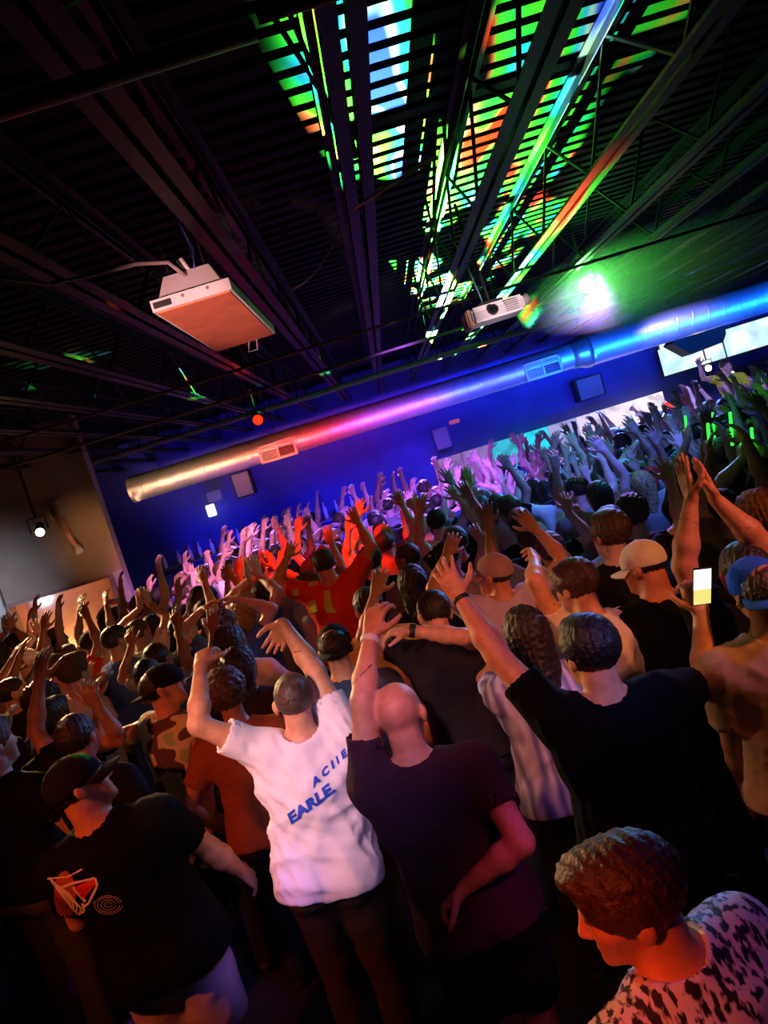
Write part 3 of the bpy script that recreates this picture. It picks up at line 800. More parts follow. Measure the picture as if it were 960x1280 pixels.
def hand_prims(W, d, n, side, curl=0.25, spread=0.12, thumb=0.8):
    d = unit(d); n = unit(n - d * (np.asarray(n) @ d))
    t = np.cross(n, d) if side < 0 else np.cross(d, n)      # towards the thumb
    P = []
    for i in range(4):
        off = 0.031 - 0.0205 * i
        K = W + d * (0.092 - 0.006 * abs(i - 1.2)) + t * off
        P.append(Cap(W + t * off * 0.55, K, 0.0145, 0.0118, 0.014))
        fd = rot_about(d, n, (-(1.5 - i) if side < 0 else (1.5 - i)) * -spread)
        # bend axis = lateral axis so that positive curl turns the finger to the palm normal
        L = (0.076, 0.086, 0.079, 0.062)[i]
        p = K; c = curl * (1 + 0.12 * i)
        for j, (f, r0, r1) in enumerate(((0.45, 0.0102, 0.0092), (0.31, 0.0092, 0.0083), (0.24, 0.0083, 0.0068))):
            fd = unit(fd * math.cos(c) + n * math.sin(c)) if j == 0 else unit(rot_about(fd, np.cross(d, n), c * 1.1))
            q = p + fd * L * f
            P.append(Cap(p, q, r0, r1, 0.0035)); p = q
    P.append(Ell(W + d * 0.05 + n * 0.004, np.stack([t, n, d]), (0.036, 0.015, 0.05), 0.012))
    b0 = W + d * 0.022 + t * 0.024
    b1 = b0 + unit(t * thumb + d * 0.55 + n * 0.35) * 0.042
    b2 = b1 + unit(t * thumb * 0.6 + d * 0.8 + n * 0.3 * (1 + curl)) * 0.034
    b3 = b2 + unit(t * thumb * 0.35 + d * 0.9 + n * 0.3 * (1 + curl)) * 0.027
    P += [Cap(b0, b1, 0.0165, 0.0130, 0.014), Cap(b1, b2, 0.0125, 0.0105, 0.004), Cap(b2, b3, 0.0105, 0.0080, 0.004)]
    return P

class Pose:
    def __init__(s, hip=(0, 0, 0.95), lean=(0, 0), yaw=0.0, head=(0, 0, 0), L=None, R=None, build=1.0, spread=0.10, scale=1.0):
        s.hip = np.array(hip, float); s.build = build
        up = unit([lean[0], lean[1], 1.0]); s.up = up
        l = np.array([math.cos(yaw), math.sin(yaw), 0]); l = unit(l - up * (l @ up)); s.l = l
        s.f = np.cross(up, l)
        s.chest = s.hip + up * 0.33; s.neck = s.hip + up * 0.50
        # head frame (yaw, pitch, roll)
        hy, hp_, hr = head
        hf = rot_about(s.f, [0, 0, 1], hy); hl = np.cross(hf, unit(0.6 * up + 0.4 * np.array([0, 0, 1]))); hl = unit(hl); hu = np.cross(hl, hf)
        hf = rot_about(hf, hl, hp_); hu = rot_about(hu, hl, hp_)
        hl = rot_about(hl, hf, hr); hu = rot_about(hu, hf, hr)
        s.hl, s.hf, s.hu = hl, hf, hu
        s.head = s.neck + up * 0.05 + hu * 0.13 + hf * 0.018
        s.arms = []
        for side, A in ((-1, L), (1, R)):
            A = dict(A or {})
            T = np.array(A.get('hand', (side * 0.27, 0.08, 0.88)), float)
            raise_ = min(max((T[2] - 1.35) / 0.45, 0), 1)
            S_ = s.neck - up * (0.065 - 0.075 * raise_) + l * side * (0.185 * build - 0.022 * raise_)
            pole = np.array(A.get('elbow', (side * 0.6, -0.25 if raise_ < .3 else 0.1, 1.1 if raise_ < .3 else 1.5)), float)
            E_, W = ik(S_, T, 0.285, 0.255, pole)
            fd = unit(W - E_)
            hd = unit(np.array(A['dir'], float)) if 'dir' in A else fd
            pn = np.array(A.get('palm', s.f if raise_ > 0.3 else -side * l), float)
            s.arms.append(dict(S=S_, E=E_, W=W, hd=hd, n=pn, side=side, curl=A.get('curl', 0.22), spread=A.get('spread', 0.13), thumb=A.get('thumb', 0.8)))
        s.legs = []
        for side in (-1, 1):
            hj = s.hip + l * side * 0.09 - np.array([0, 0, 0.03])
            ank = np.array([side * spread, 0, 0.0]) + np.array([s.hip[0] * 0.2, s.hip[1] * 0.2, 0.085])
            kn = (hj + ank) / 2 + s.f * 0.03 + np.array([0, 0, 0.03])
            s.legs.append((hj, kn, ank, side))
    def axes(s): return np.stack([s.l, s.f, s.up])
    def haxes(s): return np.stack([s.hl, s.hf, s.hu])
    def H(s, x, y, z): return s.head + s.hl * x + s.hf * y + s.hu * z
    def torso(s, g, hem=None):
        A = s.axes(); b = s.build; u = s.up; cp = [hem] if hem is not None else None
        P = [Ell(s.hip, A, (.165 * b + g, .118 * b + g, .14), .05, cp),
             Ell(s.hip + u * .14, A, (.146 * b + g * 1.3, .108 * b + g * 1.2, .17), .07, cp),
             Ell(s.chest, A, (.170 * b + g, .124 * b + g, .20), .07, cp),
             Ell(s.neck - u * .10 - s.f * .012, A, (.175 * b + g, .095 * b + g, .085 + g), .05, cp)]
        for a in s.arms:
            P.append(Cap(s.neck + u * .012 - s.f * .012, a['S'] + u * .006, .048 + g, .050 + g * .7, .04, cp))
            P.append(Cap(s.chest + s.l * a['side'] * .11 * b + u * .02, a['S'] - s.l * a['side'] * .02, .075 + g * .6, .058 + g * .6, .05, cp))
        return P
    def body(s):
        b = s.build
        P = s.torso(0.0)
        for a in s.arms:
            S_, E_, W = a['S'], a['E'], a['W']; fd = unit(W - E_)
            P += [Cap(S_, S_ + (E_ - S_) * .45, .057 * b, .050 * b, .03), Cap(S_ + (E_ - S_) * .45, E_, .049 * b, .039 * b, .02),
                  Cap(E_, E_ + fd * .08, .039 * b, .042 * b, .02), Cap(E_ + fd * .08, W, .042 * b, .0255, .02)]
        for hj, kn, an, sd in s.legs:
            P += [Cap(hj, kn, .088 * b, .056 * b, .05), Cap(kn, kn + (an - kn) * .3, .055 * b, .058 * b, .03), Cap(kn + (an - kn) * .3, an, .057 * b, .037, .03),
                  Cap(an + [0, -.03, -.04], an + s.f * .15 + [0, 0, -.052], .042, .032, .03)]
        H, A = s.H, s.haxes()
        P += [Cap(s.neck - s.up * .03, H(0, -.028, -.06), .062 * b, .054 * b, .03),
              Ell(H(0, -.014, .03), A, (.077, .098, .088), .02),
              Cap(H(0, .03, -.005), H(0, .052, -.078), .062, .040, .03),
              Cap(H(-.034, .062, -.012), H(-.018, .07, -.07), .026, .022, .02), Cap(H(.034, .062, -.012), H(.018, .07, -.07), .026, .022, .02),
              Cap(H(-.03, .078, .030), H(.03, .078, .030), .013, .013, .015),
              Cap(H(0, .092, .018), H(0, .108, -.022), .008, .0135, .012),
              Cap(H(-.009, .098, -.027), H(.009, .098, -.027), .009, .009, .006),
              Cap(H(-.018, .090, -.056), H(.018, .090, -.056), .0085, .0085, .006),
              Cap(H(-.01, .084, -.092), H(.01, .084, -.092), .016, .016, .015)]
        for sd in (-1, 1):
            P += [Ell(H(sd * .080, -.010, -.008), A, (.010, .020, .030), .008), Ell(H(sd * .083, -.020, .000), A, (.012, .012, .022), .006),
                  Ell(H(sd * .031, .083, .010), A, (.014, .009, .008), .006)]
        zones = [(s.H(0, 0, 0), .20, s.H(0, -.02, -.09), s.hu, .0)]
        for a in s.arms:
            P += hand_prims(a['W'], a['hd'], a['n'], a['side'], a['curl'], a['spread'], a['thumb'])
            zones.append((a['W'] + a['hd'] * .09, .19, a['W'] - unit(a['W'] - a['E']) * .035, unit(a['W'] - a['E']) * 0.5 + a['hd'] * 0.5, 1.0))
        return P, zones
    def shirt(s, sleeve=0.62, g=0.020, hem=0.03, neck_r=0.012):
        u = s.up
        cp = (s.hip - u * hem - [0, 0, 0], -u)
        P = s.torso(g, cp)
        for sd in (-1, 1):                       # loose cloth hanging at the hem
            P.append(Cap(s.hip + u * .16 + s.l * sd * .08 * s.build, s.hip - u * (hem + .1) + s.l * sd * .09 * s.build, .10 * s.build + g * .5, .115 * s.build + g, .05, [cp]))
        for hj, kn, an, sd in s.legs:
            P.append(Ell(hj - s.f * .05 + [0, 0, -.02], s.axes(), (.085 * s.build + g + .012, .09 * s.build + g + .012, .15), .05, [cp]))
        subs = [Cap(s.neck + u * .01, s.H(0, -.03, -.02), .062 * s.build + neck_r, .075, .01)]
        for a in s.arms:
            S_, E_ = a['S'], a['E']; d = unit(E_ - S_)
            if sleeve > 0.05:
                e = S_ + (E_ - S_) * sleeve
                P.append(Cap(S_, S_ + (E_ - S_) * (sleeve + .25), .066 * s.build + g * .2, .062 * s.build + g * .3, .04, [(e, d)]))
                subs.append(Cap(S_ + (E_ - S_) * (sleeve - .12), E_ + d * .1, .052 * s.build + .004, .052 * s.build, .01))
            else:
                subs.append(Cap(S_ + d * .045, E_ + d * .2, .062 * s.build, .055, .01))
        return P, subs
    def trousers(s, short=False, g=0.014, hem=0.03):
        b = s.build; top = (s.hip + s.up * (.025 - hem), s.up)
        A = s.axes()
        P = [Ell(s.hip - s.up * .01, A, (.168 * b + g, .122 * b + g, .15), .05, [top])]
        for hj, kn, an, sd in s.legs:
            P.append(Ell(hj - s.f * .05 + [0, 0, -.02], A, (.085 * b + g, .09 * b + g, .11), .05, [top]))
            if short:
                e = kn + np.array([0, 0, .03])
                P.append(Cap(hj, kn, .098 * b + g, .085 * b + g, .04, [(e, unit(kn - hj))]))
            else:
                P += [Cap(hj, kn, .092 * b + g, .066 * b + g, .04), Cap(kn, an + [0, 0, .0], .066 * b + g, .054 + g, .03)]
        return P

def tint_of(V, pose):
    """natural colour of lips, brows and eyes, shoes on the feet"""
    q = V - pose.head
    x, y, z = q @ pose.hl, q @ pose.hf, q @ pose.hu
    T = np.ones((len(V), 4), np.float32)
    near = (np.abs(x) < .12) & (np.abs(y) < .16) & (np.abs(z) < .16)
    lips = near & (np.hypot(x / .026, (z + .056) / .011) < 1) & (y > .07)
    T[lips] = (.72, .42, .42, 1)
    for sd in (-1, 1):
        br = near & (np.abs(x - sd * .033) < .022) & (np.abs(z - .031) < .006) & (y > .06)
        T[br] = (.22, .18, .16, 1)
        ey = near & (np.hypot((x - sd * .031) / .014, (z - .010) / .007) < 1) & (y > .07)
        T[ey] = (1.05, 1.1, 1.1, 1)
        pu = near & (np.hypot(x - sd * .031, z - .010) < .006) & (y > .07)
        T[pu] = (.06, .05, .05, 1)
    T[V[:, 2] < .088] = (.05, .05, .06, 1)
    return T
def folds(V, amp, seed=0, along=(0.3, 0.2, 1.0)):
    r = np.random.default_rng(seed)
    out = np.zeros(len(V))
    for i in range(7):
        k = r.normal(size=3) * (14 + 5 * i); k[2] *= 0.75
        m = r.normal(size=3) * 9
        ph = r.uniform(0, 6.28, 2)
        wv = np.sin(V @ k + ph[0] + 1.8 * np.sin(V @ m + ph[1]))
        out += (1 - 2 * np.abs(wv)) * (1.0 / (1 + 0.45 * i))
    return out * amp / 3
def normals(V, Q):
    n = np.zeros_like(V)
    fn = np.cross(V[Q[:, 2]] - V[Q[:, 0]], V[Q[:, 3]] - V[Q[:, 1]])
    for i in range(4): np.add.at(n, Q[:, i], fn)
    return n / (np.linalg.norm(n, axis=1)[:, None] + 1e-9)

def body_mesh(pose, h, hh_, hz):
    P, zones = pose.body()
    zones = [(z[0], z[1], z[2], unit(z[3]), hz if z[4] == 0.0 else hh_) for z in zones]
    V, Q = multires(P, h, zones)
    me = mesh_np(V, Q)
    T = tint_of(V, pose)
    at = me.color_attributes.new('tint', 'FLOAT_COLOR', 'POINT')
    at.data.foreach_set('color', T.ravel())
    me.materials.append(M_SKIN)
    return me
def cloth_mesh(P, h, amp, seed, subs=(), m=None):
    D, lo = field(P, *bounds(P), h, subs)
    V, Q = polygonize(D, lo, h)
    fade = np.ones(len(V))
    for p in P:
        for (c, n) in (p.clip or ()):
            dd = np.abs((V - c) @ n); rr_ = np.linalg.norm(V - c, axis=1)
            fade = np.minimum(fade, np.where(rr_ < 0.35, np.clip((dd - h * 1.2) / 0.04, 0, 1), 1))
    for p in subs:
        dd = np.abs(p.d(V[:, 0], V[:, 1], V[:, 2])); fade = np.minimum(fade, np.clip((dd - h * 1.5) / 0.03, 0, 1))
    V = V + normals(V, Q) * ((folds(V, amp, seed) + 0.45 * amp) * fade)[:, None]
    me = mesh_np(V, Q); me.materials.append(m or M_CLOTH)
    return me

# ---------------------------------------------------------------- hair and caps in head coordinates
I3 = np.eye(3)
def hair_mesh(kind, h=0.006):
    hl_ = ((0, 0, 0), unit([0, .6, -.8]))
    cut = [(np.array([0, .003, -.004]), unit([0, .6, -.8]))]
    face = [Ell((0, .115, -.02), I3, (.066, .06, .085), .01)]
    amp = .004
    if kind == 'short': P = [Ell((0, -.018, .036), I3, (.087, .107, .096), .02, cut)]
    elif kind == 'buzz': P = [Ell((0, -.015, .031), I3, (.0795, .101, .0905), .02, cut)]; amp = .0008
    elif kind == 'full':
        P = [Ell((0, -.02, .042), I3, (.096, .117, .104), .02, [(np.array([0, .003, -.03]), unit([0, .6, -.8]))]),
             Ell((.01, .05, .10), I3, (.06, .06, .035), .03, cut)]; amp = .0045
    elif kind == 'curly':
        P = [Ell((0, -.02, .045), I3, (.105, .122, .112), .02, [(np.array([0, .003, -.03]), unit([0, .6, -.8]))])]; amp = .009
    elif kind == 'long':
        P = [Ell((0, -.018, .036), I3, (.090, .110, .097), .02, [(np.array([0, .02, -.04]), unit([0, .8, -.6]))]),
             Cap((0, -.06, .0), (0, -.10, -.22), .085, .06, .04), Cap((-.05, -.04, .0), (-.06, -.08, -.24), .045, .035, .03), Cap((.05, -.04, .0), (.06, -.08, -.24), .045, .035, .03)]; amp = .008
    elif kind == 'bun':
        P = [Ell((0, -.018, .036), I3, (.085, .105, .094), .02, cut), Ell((0, -.12, .085), I3, (.042, .04, .04), .012)]
    elif kind == 'cap':
        P = [Ell((0, -.012, .030), I3, (.089, .112, .098), .02, [(np.array([0, 0, .008]), unit([0, .12, -.99]))]),
             Ell((0, -.012, .128), I3, (.009, .009, .005), .003)]; amp = .0012; face = []
    elif kind == 'under_cap': P = [Ell((0, -.018, .028), I3, (.0825, .103, .088), .02, [(np.array([0, -.01, -.012]), unit([0, .75, -.65]))])]
    D, lo = field(P, *bounds(P), h, face)
    V, Q = polygonize(D, lo, h)
    s = folds(V * 2.6, amp, 3)
    V = V + normals(V, Q) * s[:, None]
    me = mesh_np(V, Q)
    me.materials.append(M_CLOTH if kind == 'cap' else M_HAIR)
    return me
HAIR = {k: hair_mesh(k) for k in ('short', 'buzz', 'full', 'curly', 'long', 'bun', 'cap', 'under_cap')}
def brim_mesh():
    V, Fc = [], []; na, nr = 13, 4
    for t in (0, 1):
        for j in range(nr):
            for i in range(na):
                a_ = math.radians(-72 + 144 * i / (na - 1))
                r = j / (nr - 1)
                ex = math.cos(a_) ** 0.6 if math.cos(a_) > 0 else 0
                x = math.sin(a_) * (.088 + .004 * r); y = -.012 + math.cos(a_) * .108 + .075 * r * ex
                z = .018 - .010 * r - .018 * (x / .09) ** 2 * (0.4 + r) - t * .004
                V.append((x, y, z))
    off = na * nr
    for j in range(nr - 1):
        for i in range(na - 1):
            q = (j * na + i, j * na + i + 1, (j + 1) * na + i + 1, (j + 1) * na + i)
            Fc.append(q[::-1]); Fc.append(tuple(k + off for k in q))
    ring = [i for i in range(na)] + [j * na + na - 1 for j in range(1, nr)] + [(nr - 1) * na + i for i in range(na - 2, -1, -1)] + [j * na for j in range(nr - 2, 0, -1)]
    for a_, b_ in zip(ring, ring[1:] + ring[:1]): Fc.append((a_, b_, b_ + off, a_ + off))
    me = mesh_from(V, Fc, True); me.materials.append(M_CLOTH)
    return me
BRIM = brim_mesh()

def head_matrix(pose, back=False):
    A = pose.haxes(); c = pose.head
    if back: A = np.stack([-A[0], -A[1], A[2]])
    return Matrix(((A[0, 0], A[1, 0], A[2, 0], c[0]), (A[0, 1], A[1, 1], A[2, 1], c[1]), (A[0, 2], A[1, 2], A[2, 2], c[2]), (0, 0, 0, 1)))

def add_hair(root, pose, style, color, capcol=(0.02, 0.02, 0.02), scale=1.0):
    """style: hair kind, 'bald', 'cap' or 'cap_back'"""
    out = None
    if style == 'bald': return None
    if style.startswith('cap'):
        o = link('hair', HAIR['under_cap'], root, None, color); o.matrix_local = head_matrix(pose)
        c = link('cap', HAIR['cap'], root, None, capcol); c.matrix_local = head_matrix(pose, style == 'cap_back')
        b_ = link('brim', BRIM, c, None, capcol)
        return c
    o = link('hair', HAIR[style], root, None, color); o.matrix_local = head_matrix(pose)
    return o

SKINS = [(0.62, 0.38, 0.27), (0.70, 0.45, 0.33), (0.55, 0.32, 0.22), (0.42, 0.23, 0.15), (0.66, 0.42, 0.32), (0.25, 0.13, 0.085)]
DARKHAIR = (0.018, 0.013, 0.010); BROWN = (0.07, 0.035, 0.018); BLOND = (0.34, 0.22, 0.10)
MAIN = []      # (x, y) of individually built people

def hero(label, at_, pose, skin, hair, shirt_col, pants_col, sleeve=0.62, shirt_mat=None, shorts=False, capcol=(0.012, 0.012, 0.013), h=0.013, amp=0.007, seed=1, hz=0.0072, hh_=0.0058, hem=0.05, g=0.02, sname='shirt'):
    root = empty('person', (at_[0], at_[1], 0))
    tag(root, label, 'person')
    MAIN.append((at_[0] + pose.head[0], at_[1] + pose.head[1]))
    skin = (skin[0], skin[1] * .78, skin[2] * .58)
    link('body', body_mesh(pose, h, hh_, hz), root, None, skin)
    P, subs = pose.shirt(sleeve, g, hem)
    sm_ = cloth_mesh(P, 0.011, amp, seed, subs, shirt_mat)
    so = link(sname, sm_, root, None, shirt_col)
    link('shorts' if shorts else 'trousers', cloth_mesh(pose.trousers(shorts, hem=hem), 0.015, 0.006, seed + 5), root, None, pants_col)
    add_hair(root, pose, hair[0], hair[1], capcol)
    return root, so

def prints(root, shirt, polys, m, name, off=0.004, label=None):
    """flat print laid on the cloth: pixel polygons thrown onto the shirt surface"""
    me = shirt.data
    co = np.empty(len(me.vertices) * 3, np.float32); me.vertices.foreach_get('co', co)
    vv = [Vector(c) for c in co.reshape(-1, 3)]
    bvh = BVHTree.FromPolygons(vv, [tuple(p.vertices) for p in me.polygons])
    o0 = Vector(root.location)
    bm = bmesh.new()
    for poly in polys:
        vs = [bm.verts.new((x, y, 0)) for x, y in poly]
        try: bm.faces.new(vs)
        except Exception: pass
    bmesh.ops.triangulate(bm, faces=bm.faces)
    for _ in range(3):
        es = [e for e in bm.edges if e.calc_length() > 4.0]
        if not es: break
        bmesh.ops.subdivide_edges(bm, edges=es, cuts=1)
        bmesh.ops.triangulate(bm, faces=[f for f in bm.faces if len(f.verts) > 3])
    dead = []
    for v in bm.verts:
        d = Vector(ray(v.co.x, v.co.y)).normalized()
        hit = bvh.ray_cast(Vector(CAM) - o0, d)
        if hit[0] is None: dead.append(v); continue
        nn = hit[1] if hit[1].dot(d) < 0 else -hit[1]
        v.co = hit[0] + nn * off
    bmesh.ops.delete(bm, geom=dead, context='VERTS')
    me2 = bpy.data.meshes.new(name); bm.to_mesh(me2); bm.free()
    o = link(name, me2, shirt, m)
    if label: o['label'] = label
    return o

def text_polys(txt, origin, ex, ey):
    """letters of a bold font as pixel polygons: origin + x*ex + y*ey"""
    cu = bpy.data.curves.new('t', 'FONT'); cu.body = txt; cu.size = 1.0; cu.offset = 0.045; cu.resolution_u = 2
    ob = bpy.data.objects.new('t', cu); COL.objects.link(ob)
    dg = bpy.context.evaluated_depsgraph_get()
    me = bpy.data.meshes.new_from_object(ob.evaluated_get(dg))
    out = []
    for p in me.polygons:
        out.append([(origin[0] + me.vertices[i].co.x * ex[0] + me.vertices[i].co.y * ey[0], origin[1] + me.vertices[i].co.x * ex[1] + me.vertices[i].co.y * ey[1]) for i in p.vertices])
    bpy.data.objects.remove(ob); bpy.data.curves.remove(cu); bpy.data.meshes.remove(me)
    return out

def loc(root_xy, u, v, y):
    p = aty(u, v, y); return (p[0] - root_xy[0], p[1] - root_xy[1], p[2])
def place(u, v, z, lean=(0, 0), hipz=0.95):
    """root so that the head of a figure with this lean falls on the pixel"""
    P = atz(u, v, z)
    return np.array([P[0] - lean[0] * 0.68, P[1] - lean[1] * 0.68])

exec_people = True
# ================================================================== individually posed people
# 1 white tee with print, both arms up
ln = (0.12, 0.0)
xy = place(370, 878, 1.63, ln)
po = Pose(lean=(0.12, 0.02), head=(0.06, -0.05, 0.0), build=1.03,
          L=dict(hand=loc(xy, 251, 832, 3.10), elbow=loc(xy, 250, 900, 2.95), dir=(0.1, 0.75, 0.35), palm=(0, -0.4, -1), curl=0.6),
          R=dict(hand=loc(xy, 352, 776, 3.22), elbow=loc(xy, 420, 790, 3.05), dir=(-0.5, 0.5, -0.65), palm=(-0.4, -0.5, -0.4), curl=0.45))
p1, s1 = hero('person in a white tee with blue lettering, both arms bent overhead', xy, po, (0.66, 0.42, 0.30), ('buzz', (0.075, 0.045, 0.03)), (0.86, 0.82, 0.84), (0.045, 0.028, 0.02), seed=11, amp=0.018, g=0.024, hem=0.06, h=0.010)
M_PRINT = mat('print_blue', (0.02, 0.08, 0.55), 0.7)
polys = text_polys('EARLE.', (364, 1030), (18.6, -14.2), (-7.0, -17.0))
prints(p1, s1, polys, M_PRINT, 'lettering', label='blue lettering printed on the white tee')
prints(p1, s1, text_polys('A C I I E', (392, 984), (12.0, -11.5), (-4.0, -13.0)), M_PRINT, 'lettering', label='small blue lettering above the large lettering')

# 2 bald man, left arm up with wristband
xy = place(495, 900, 1.63, (-0.11, 0.02))
po = Pose(lean=(-0.11, 0.02), head=(-0.2, -0.25, 0.0), build=1.0,
          L=dict(hand=loc(xy, 463, 795, 2.66), elbow=loc(xy, 455, 870, 2.5), dir=(0.35, 0.3, 0.6), palm=(0.5, 0.8, 0), curl=0.5),
          R=dict(hand=loc(xy, 580, 1110, 2.30), elbow=loc(xy, 670, 1060, 2.2), palm=(0, 0, -1), curl=0.9))
p2, s2 = hero('bald person in a dark maroon tee with a white wristband on a raised arm', xy, po, (0.66, 0.40, 0.32), ('bald', DARKHAIR), (0.055, 0.022, 0.035), (0.008, 0.008, 0.010), seed=12, shorts=True, h=0.010, amp=0.009)
def wristband(root, arm, m, name, r=0.033, wd=0.022, back=0.02):
    d = Vector(unit(arm['W'] - arm['E'])); c = Vector(arm['W']) - d * back
    MB().tube([c - d * wd / 2, c - d * wd * .4, c + d * wd * .4, c + d * wd / 2], [r * .96, r, r, r * .96], 20).build(name, m, root, True)
wristband(p2, po.arms[0], mat('band_white', (0.85, 0.82, 0.85), 0.5), 'wristband', 0.034)

# 3 black tee, long raised left arm with black band
xy = place(742, 818, 1.64)
po = Pose(lean=(0.0, 0.03), head=(0.35, -0.05, 0.05), build=1.1,
          L=dict(hand=loc(xy, 573, 744, 2.75), elbow=loc(xy, 600, 850, 2.55), dir=(-0.22, 0.25, 0.9), palm=(0.1, 1, 0.1), curl=0.28, spread=0.16, thumb=1.2),
          R=dict(hand=loc(xy, 876, 764, 2.72), elbow=loc(xy, 890, 960, 2.6), curl=0.9, dir=(0, 0.1, 1), palm=(0, 1, 0)))
p3, s3 = hero('dark-haired person in a black tee stretching one long bare arm with black bracelet', xy, po, (0.70, 0.44, 0.32), ('full', (0.010, 0.008, 0.008)), (0.004, 0.004, 0.006), (0.004, 0.004, 0.005), seed=13, h=0.010)
wristband(p3, po.arms[0], mat('band_black', (0.015, 0.015, 0.015), 0.5), 'bracelet', 0.0325, 0.016, 0.01)

# 4 black cap and black tee with graphic at left
xy = place(96, 985, 1.62, (-0.19, 0))
po = Pose(lean=(-0.19, 0.0), head=(-1.05, 0.22, -0.05), build=1.15,
          L=dict(hand=(-0.24, 0.32, 0.98), elbow=(-0.6, -0.2, 1.0)), R=dict(hand=(0.28, 0.3, 0.95), elbow=(0.6, -0.1, 1.0)))
p4, s4 = hero('person in a black cap and black tee with a red and white back graphic', xy, po, (0.62, 0.36, 0.26), ('cap', DARKHAIR), (0.0035, 0.0035, 0.004), (0.46, 0.33, 0.42), seed=14, shorts=True, h=0.010, amp=0.006, hem=0.10)
ms_ = mat('print_white', (0.75, 0.68, 0.65), 0.6)
prints(p4, s4, [[(94, 1108), (119, 1098), (121, 1104), (104, 1124)]], mat('print_red', (0.6, 0.02, 0.02), 0.6), 'graphic_patch', 0.005, 'red patch of the back graphic')
strokes = []
def stroke(pts, wd):
    for (x0_, y0_), (x1_, y1_) in zip(pts, pts[1:]):
        L_ = math.hypot(x1_ - x0_, y1_ - y0_) + 1e-6; nx, ny = -(y1_ - y0_) / L_ * wd / 2, (x1_ - x0_) / L_ * wd / 2
        strokes.append([(x0_ + nx, y0_ + ny), (x1_ + nx, y1_ + ny), (x1_ - nx, y1_ - ny), (x0_ - nx, y0_ - ny)])
stroke([(78, 1108), (94, 1103), (120, 1097), (122, 1106), (112, 1128), (106, 1132)], 3)
stroke([(92, 1108), (108, 1126)], 3.5)
for k in range(7):
    stroke([(62 + 4 * k, 1096 + 3 * k), (72 + 5 * k, 1110 + 4 * k), (82 + 3 * k, 1122 + 4 * k)], 1.8)
stroke([(60, 1098), (85, 1096), (104, 1086)], 1.6); stroke([(88, 1130), (98, 1142), (106, 1138), (104, 1128)], 3)
prints(p4, s4, strokes, ms_, 'graphic_lines', 0.005, 'white and tan lines of the back graphic')
strokes = []
for r_ in (4, 8, 12, 15):
    stroke([(136 + r_ * 1.15 * math.cos(a_), 1130 + r_ * .75 * math.sin(a_)) for a_ in np.linspace(0, 6.0, 16)], 1.1)
prints(p4, s4, strokes, mat('print_grey', (0.38, 0.34, 0.33), 0.6), 'graphic_swirl', 0.005, 'grey swirl of the back graphic')
prints(p4, s4, [[(60 + 14 * math.cos(a_) + 22, 1118 + 30 * math.sin(a_)) for a_ in np.linspace(0, 6.28, 14)[:-1]]], mat('print_rust', (0.35, 0.07, 0.02), 0.6), 'graphic_patch', 0.003, 'rust coloured patch of the back graphic')

# 5 tank-top person behind the black cap, arm swinging down
M_TANK = bpy.data.materials.new('tank_print'); M_TANK.use_nodes = True
nt = M_TANK.node_tree; tb = nt.nodes['Principled BSDF']; tb.inputs['Roughness'].default_value = 0.8
tc = N(nt, 'ShaderNodeTexCoord'); vo = N(nt, 'ShaderNodeTexNoise', inp={'Scale': 9, 'Detail': 1}); nt.links.new(tc.outputs['Object'], vo.inputs['Vector'])
rp = N(nt, 'ShaderNodeValToRGB'); nt.links.new(vo.outputs['Fac'], rp.inputs[0]); rp.color_ramp.interpolation = 'CONSTANT'
rp.color_ramp.elements[0].color = (0.10, 0.05, 0.04, 1); rp.color_ramp.elements[1].position = 0.44; rp.color_ramp.elements[1].color = (0.62, 0.60, 0.36, 1)
e_ = rp.color_ramp.elements.new(0.58); e_.color = (0.35, 0.55, 0.32, 1)
nt.links.new(rp.outputs[0], tb.inputs['Base Color'])
xy = place(203, 862, 1.63, (0.05, 0))
po = Pose(lean=(0.05, 0.03), yaw=-0.5, head=(-0.75, 0.15, -0.1), build=1.0,
          L=dict(hand=loc(xy, 120, 880, 4.2), elbow=(-0.6, 0, 1.3)),
          R=dict(hand=loc(xy, 262, 1060, 3.75), elbow=loc(xy, 250, 980, 3.5)))
hero('person in a pale green patterned tank top with one bare arm hanging', xy, po, (0.68, 0.38, 0.25), ('cap_back', DARKHAIR), (0.5, 0.5, 0.3), (0.02, 0.02, 0.025), sleeve=0.0, shirt_mat=M_TANK, seed=15, sname='tank_top')

# 6 brown-haired person in streaked shirt at the very front
M_STREAK = bpy.data.materials.new('streaked_print'); M_STREAK.use_nodes = True
nt = M_STREAK.node_tree; tb = nt.nodes['Principled BSDF']; tb.inputs['Roughness'].default_value = 0.6
tc = N(nt, 'ShaderNodeTexCoord'); mp = N(nt, 'ShaderNodeMapping', inp={'Scale': (60, 40, 10)}); mp.inputs['Rotation'].default_value = (0, 0.45, 0)
vo = N(nt, 'ShaderNodeTexNoise', inp={'Scale': 1.0, 'Detail': 2}); nt.links.new(tc.outputs['Object'], mp.inputs['Vector']); nt.links.new(mp.outputs[0], vo.inputs['Vector'])
rp = N(nt, 'ShaderNodeValToRGB'); nt.links.new(vo.outputs['Fac'], rp.inputs[0])
rp.color_ramp.elements[0].position = 0.44; rp.color_ramp.elements[0].color = (0.015, 0.012, 0.02, 1); rp.color_ramp.elements[1].position = 0.52; rp.color_ramp.elements[1].color = (0.72, 0.70, 0.82, 1)
nt.links.new(rp.outputs[0], tb.inputs['Base Color'])
P6 = aty(785, 1128, 1.46)
po = Pose(hip=(0.10, -0.02, 0.78), lean=(-0.14, 0.05), yaw=0.5, head=(0.95, -0.1, -0.15), build=1.05)
xy = np.array([P6[0], P6[1]]) - po.head[:2]
sc6 = P6[2] - po.head[2]
